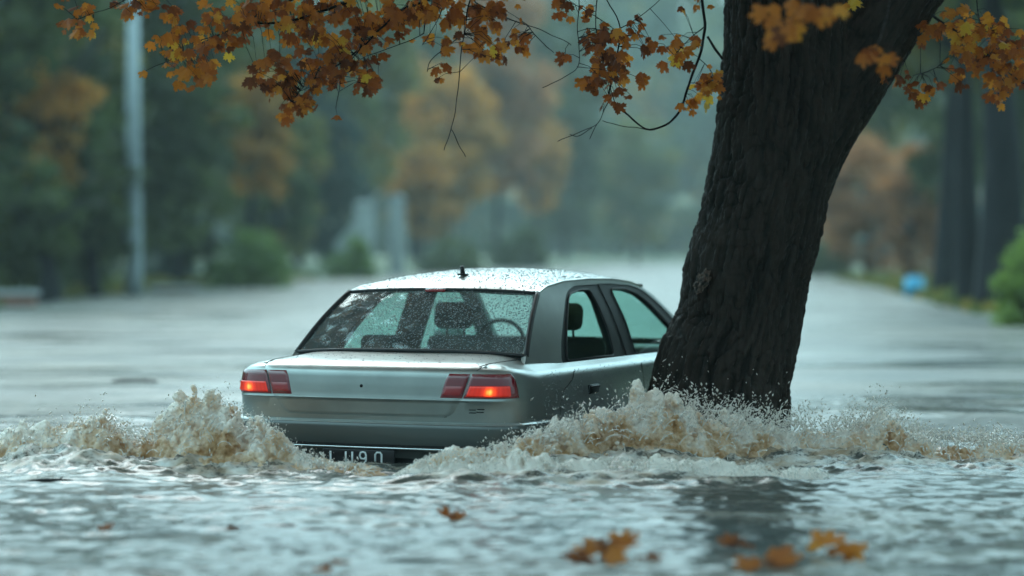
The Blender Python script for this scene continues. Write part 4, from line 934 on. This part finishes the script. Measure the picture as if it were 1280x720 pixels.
# far wood closing the view
cl2 = []; r = random.Random(3)
for k in range(2900):
    x = r.uniform(-110, 130); y = 292+r.uniform(0, 60)+abs(x)*.1; z = r.random()**.8*38; tn = min(.95, max(0, .35+.35*mnoise.noise(Vector((x*.07, z*.12, 2)))+r.gauss(0,.12)+(.25 if z < 24 and mnoise.noise(Vector((x*.10, z*.16, 8))) > .22 else 0)))
    cl2.append((x, y, z if k % 5 else r.uniform(0, 7), r.uniform(2.2, 4.2), tn))
for k in range(900):
    sd_ = -1 if k % 2 else 1; y = r.uniform(20, 300); x = float(shl(y) if sd_ < 0 else shr(y))+sd_*r.uniform(18+.12*y, 34+.12*y); cl2.append((x, y, r.random()*13, r.uniform(1.8, 3.6), r.uniform(.05,.6)))
V, Q, T_ = leaf_cloud(cl2, 40, .85, 12); fw = big_mesh('distant_wood', V, Q, M['wood_mix'], smooth=False); attr(fw, 'tint', T_)
tag(fw, 'hazy far-off wood closing the end of the street', 'wood', kind='stuff')
# lamp post
lx, ly = P(167,62.5), 62.5; lp = empty('lamp_post', (lx, ly, gz(lx, ly)-.1)); tag(lp, 'tall pale grey lamp post on the left bank', 'lamp post')
gal = mat('galvanised_steel', (.22,.26,.27), .55, .2); conc = mat('pale_concrete', (.55,.58,.56), .8); brick = mat('red_brick', (.20,.085,.06), .85); cap = mat('grey_stone', (.24,.25,.25), .8)
tb = NT(brick); bt = tb.n('ShaderNodeTexBrick'); tb.l(tb.pos((1,1,1)), bt.inputs['Vector']); bt.inputs['Scale'].default_value = 4; bt.inputs['Color1'].default_value = (.22,.085,.055,1); bt.inputs['Color2'].default_value = (.16,.07,.05,1); bt.inputs['Mortar'].default_value = (.25,.24,.22,1); tb.l(bt.outputs['Color'], tb.b.inputs['Base Color'])
tcn = NT(conc); tcn.l(tcn.ramp(tcn.noise(3, 5, vec=tcn.pos()), [(.3,(.22,.25,.25)), (.7,(.33,.36,.35))]), tcn.b.inputs['Base Color'])
m_ = MB(); m_.tube([(0,0,0), (0,0,1.0), (0,0,4), (0,0,8.6)], [.25,.235,.20,.14], 16); m_.build('post', gal, lp)
m_ = MB(); m_.box((0,0,.12), (.75,.75,.25)); m_.build('base_plate', cap, lp)
m_ = MB(); m_.tube(smooth_path([(0,0,8.5), (.15,-.1,9.1), (.9,-.2,9.4), (1.7,-.3,9.45)], 5), .06, 8); m_.build('arm', gal, lp)
m_ = MB(); m_.rbox((2.0,-.32,9.43), (.75,.3,.14), .05); m_.build('lantern', gal, lp)
def low_wall(label, px, d, L, h):
    x = P(px, d); o = empty('brick_wall', (x, d, gz(x, d)-.1)); tag(o, label, 'wall', 'low brick walls on the left bank')
    m_ = MB(); m_.box((0,0,h/2), (L,.35,h)); m_.build('brickwork', brick, o); m_ = MB(); m_.rbox((0,0,h+.05), (L+.12,.45,.10), .02); m_.build('coping', cap, o)
low_wall('low red brick wall at the left edge of the picture', 12, 50.5, 1.1, .34)
low_wall('low brick wall just right of the lamp post', 217, 69, 1.15, .42)
def pillar(label, px, d, wd, h, slope):
    x = P(px, d); o = empty('gate_pillar', (x, d, gz(x, d)-.1)); tag(o, label, 'pillar', 'pale gate pillars on the left bank')
    m_ = MB(); m_.rbox((0,0,h/2), (wd,wd,h), .02); m_.build('shaft', conc, o); m_ = MB(); m_.box((0,0,h+.09), (wd*1.18,wd*1.18,.18), 0, .7); m_.build('capstone', conc, o)
    if slope:
        V = [(-wd/2,-.2,.2), (-wd/2-.9,-.2,.2), (-wd/2-.9,-.2,h*.5), (-wd/2,-.2,h*.78)]; V += [(a, .2, c_) for a, b, c_ in V]
        mesh_obj('wing_wall', V, [(0,1,2,3), (7,6,5,4), (0,4,5,1), (1,5,6,2), (2,6,7,3), (3,7,4,0)], conc, o, smooth=False)
pillar('pale gate pillar with a sloping wing wall behind the smaller bush', 455, 112, .85, 3.4, True)
pillar('grey-white gate pillar right of the one with the wing wall', 496, 118, .72, 3.9, False)
# blue barrel by the right-hand trunks
bx, by = P(1143,62), 62; bl = mat('blue_plastic', (.03,.30,.50), .4); o = empty('barrel', (bx, by, gz(bx, by)-.05)); tag(o, 'small bright blue barrel beside the dark trunks on the right bank', 'barrel')
m_ = MB(); m_.tube([(0,0,0), (0,0,.02), (0,0,.15), (0,0,.17), (0,0,.33), (0,0,.35), (0,0,.5), (0,0,.52)], [.2,.24,.25,.265,.265,.25,.24,.2], 16); m_.build('drum', bl, o)
m_ = MB(); m_.tube([(0,0,.515), (0,0,.56)], [.225,.225], 16); m_.build('lid', bl, o)
# grass along the left water's edge
gv = []; gq = []; gt = []; r = random.Random(5)
for k in range(9000):
    y = r.uniform(44, 100); sd_ = -1 if r.random() < .7 else 1
    x = shl(y)-abs(r.gauss(.1, 1.1))-.05 if sd_ < 0 else shr(y)+abs(r.gauss(.1, 1.0))+.05
    z = gz(x, y) if k % 1 == 0 else 0; a = r.uniform(0, 6.28); s = r.uniform(.05,.14); h_ = r.uniform(.08,.22); o_ = len(gv)
    gv += [(x-s*math.cos(a), y-s*math.sin(a), z-.03), (x+s*math.cos(a), y+s*math.sin(a), z-.03), (x+r.uniform(-.1,.1)+s*.3, y, z+h_), (x+r.uniform(-.1,.1)-s*.3, y, z+h_*.9)]; gq.append((o_, o_+1, o_+2, o_+3)); gt += [r.random()]*4
g_ = mesh_obj('bank_grass', gv, gq, M['hedge_green'], smooth=False); attr(g_, 'tint', gt); g_.data.materials[0] = M['olive']; tag(g_, 'rough grass along the water edge', 'grass', kind='stuff')
# leaves and debris floating in the foreground
def fleaf(label, px, py, n, size, tint, m, cat='leaf', name='floating_leaf'):
    d = F*HC/(py-YH); p = Vector((P(px, d), d, .012)); o = empty(name, p); tag(o, label, cat, 'leaves and debris afloat in the foreground')
    global LV, LF, LT
    for k in range(n):
        LV = []; LF = []; LT = []
        a = random.uniform(0, 6.28); q = Vector((random.gauss(0, size*.42), random.gauss(0, size*.6), .01+.012*k)) if k else Vector((0,0,.012))
        add_leaf(q, Vector((random.gauss(0,.3), random.gauss(-.5,.25), 1)), Vector((math.cos(a), math.sin(a), .1)), size*random.uniform(.8, 1.1), min(1, max(0, random.gauss(tint, .1))), random.uniform(-.2,.12))
        l_ = mesh_obj('leaf_blade', LV, LF, m, o, smooth=False); attr(l_, 'tint', LT)
    MBs = MB(); MBs.tube([(0,0,.012), (.02,-.04,.03), (.03,-.09,.02)], [.0025,.002,.002], 5); MBs.build('leaf_stalk', M['bark'], o)
fleaf('bright orange clump of maple leaves floating in the right foreground', 1034, 700, 4, .12, .62, M['maple_leaf'])
fleaf('orange-brown leaf clump floating third from the right at the bottom edge', 775, 706, 6, .12, .35, M['maple_leaf'])
fleaf('dull brown leaves afloat just left of the orange-brown clump', 728, 712, 3, .11, .12, M['maple_leaf'])
fleaf('rust-red clump of leaves at the bottom edge of the picture', 955, 713, 4, .12, .25, M['maple_leaf'])
fleaf('two small brown leaves left of the rust-red clump', 912, 690, 2, .10, .1, M['maple_leaf'])
fleaf('two brown leaves at the bottom edge left of centre', 410, 716, 2, .09, .15, M['maple_leaf'])
fleaf('small dark leaf floating in front of the number plate', 298, 667, 1, .075, .02, M['maple_leaf'])
fleaf('pair of brown leaves drifting below the car tail in the middle', 562, 654, 2, .085, .08, M['maple_leaf'])
fleaf('dark leaf at the lower left of the picture', 132, 672, 1, .07, .0, M['maple_leaf'])
def stick(label, px, py, L, a):
    d = F*HC/(py-YH); o = empty('floating_stick', (P(px, d), d, .01), a); tag(o, label, 'stick', 'leaves and debris afloat in the foreground')
    m_ = MB(); m_.tube(smooth_path([(-L/2,0,0), (-L*.2,.012,.014), (L*.15,-.01,.016), (L/2,.01,.004)], 4), [.006]+[.013]*11+[.005], 7); m_.build('wood', M['bark'], o)
    m_ = MB(); m_.tube([(L*.1,0,.012), (L*.2,.05,.03)], [.006,.003], 5); m_.build('side_twig', M['bark'], o)
stick('thin dark stick floating at the left in front of the splash', 62, 608, .28, .1)
stick('dark stick floating far left behind the splash', 168, 479, .42, -.1)
# damp air over the whole street
hz = MB(); hz.box((0,225,26), (620,550,56)); hm = bpy.data.materials.new('haze'); hm.use_nodes = True; hn = hm.node_tree; hn.nodes.remove(hn.nodes['Principled BSDF'])
pv = hn.nodes.new('ShaderNodeVolumePrincipled'); pv.inputs['Color'].default_value = (.84,.94,.93,1); pv.inputs['Density'].default_value = .00046; pv.inputs['Anisotropy'].default_value = .1
hn.links.new(pv.outputs[0], hn.nodes['Material Output'].inputs['Volume']); ho = hz.build('haze', hm, smooth=False); tag(ho, kind='stuff')
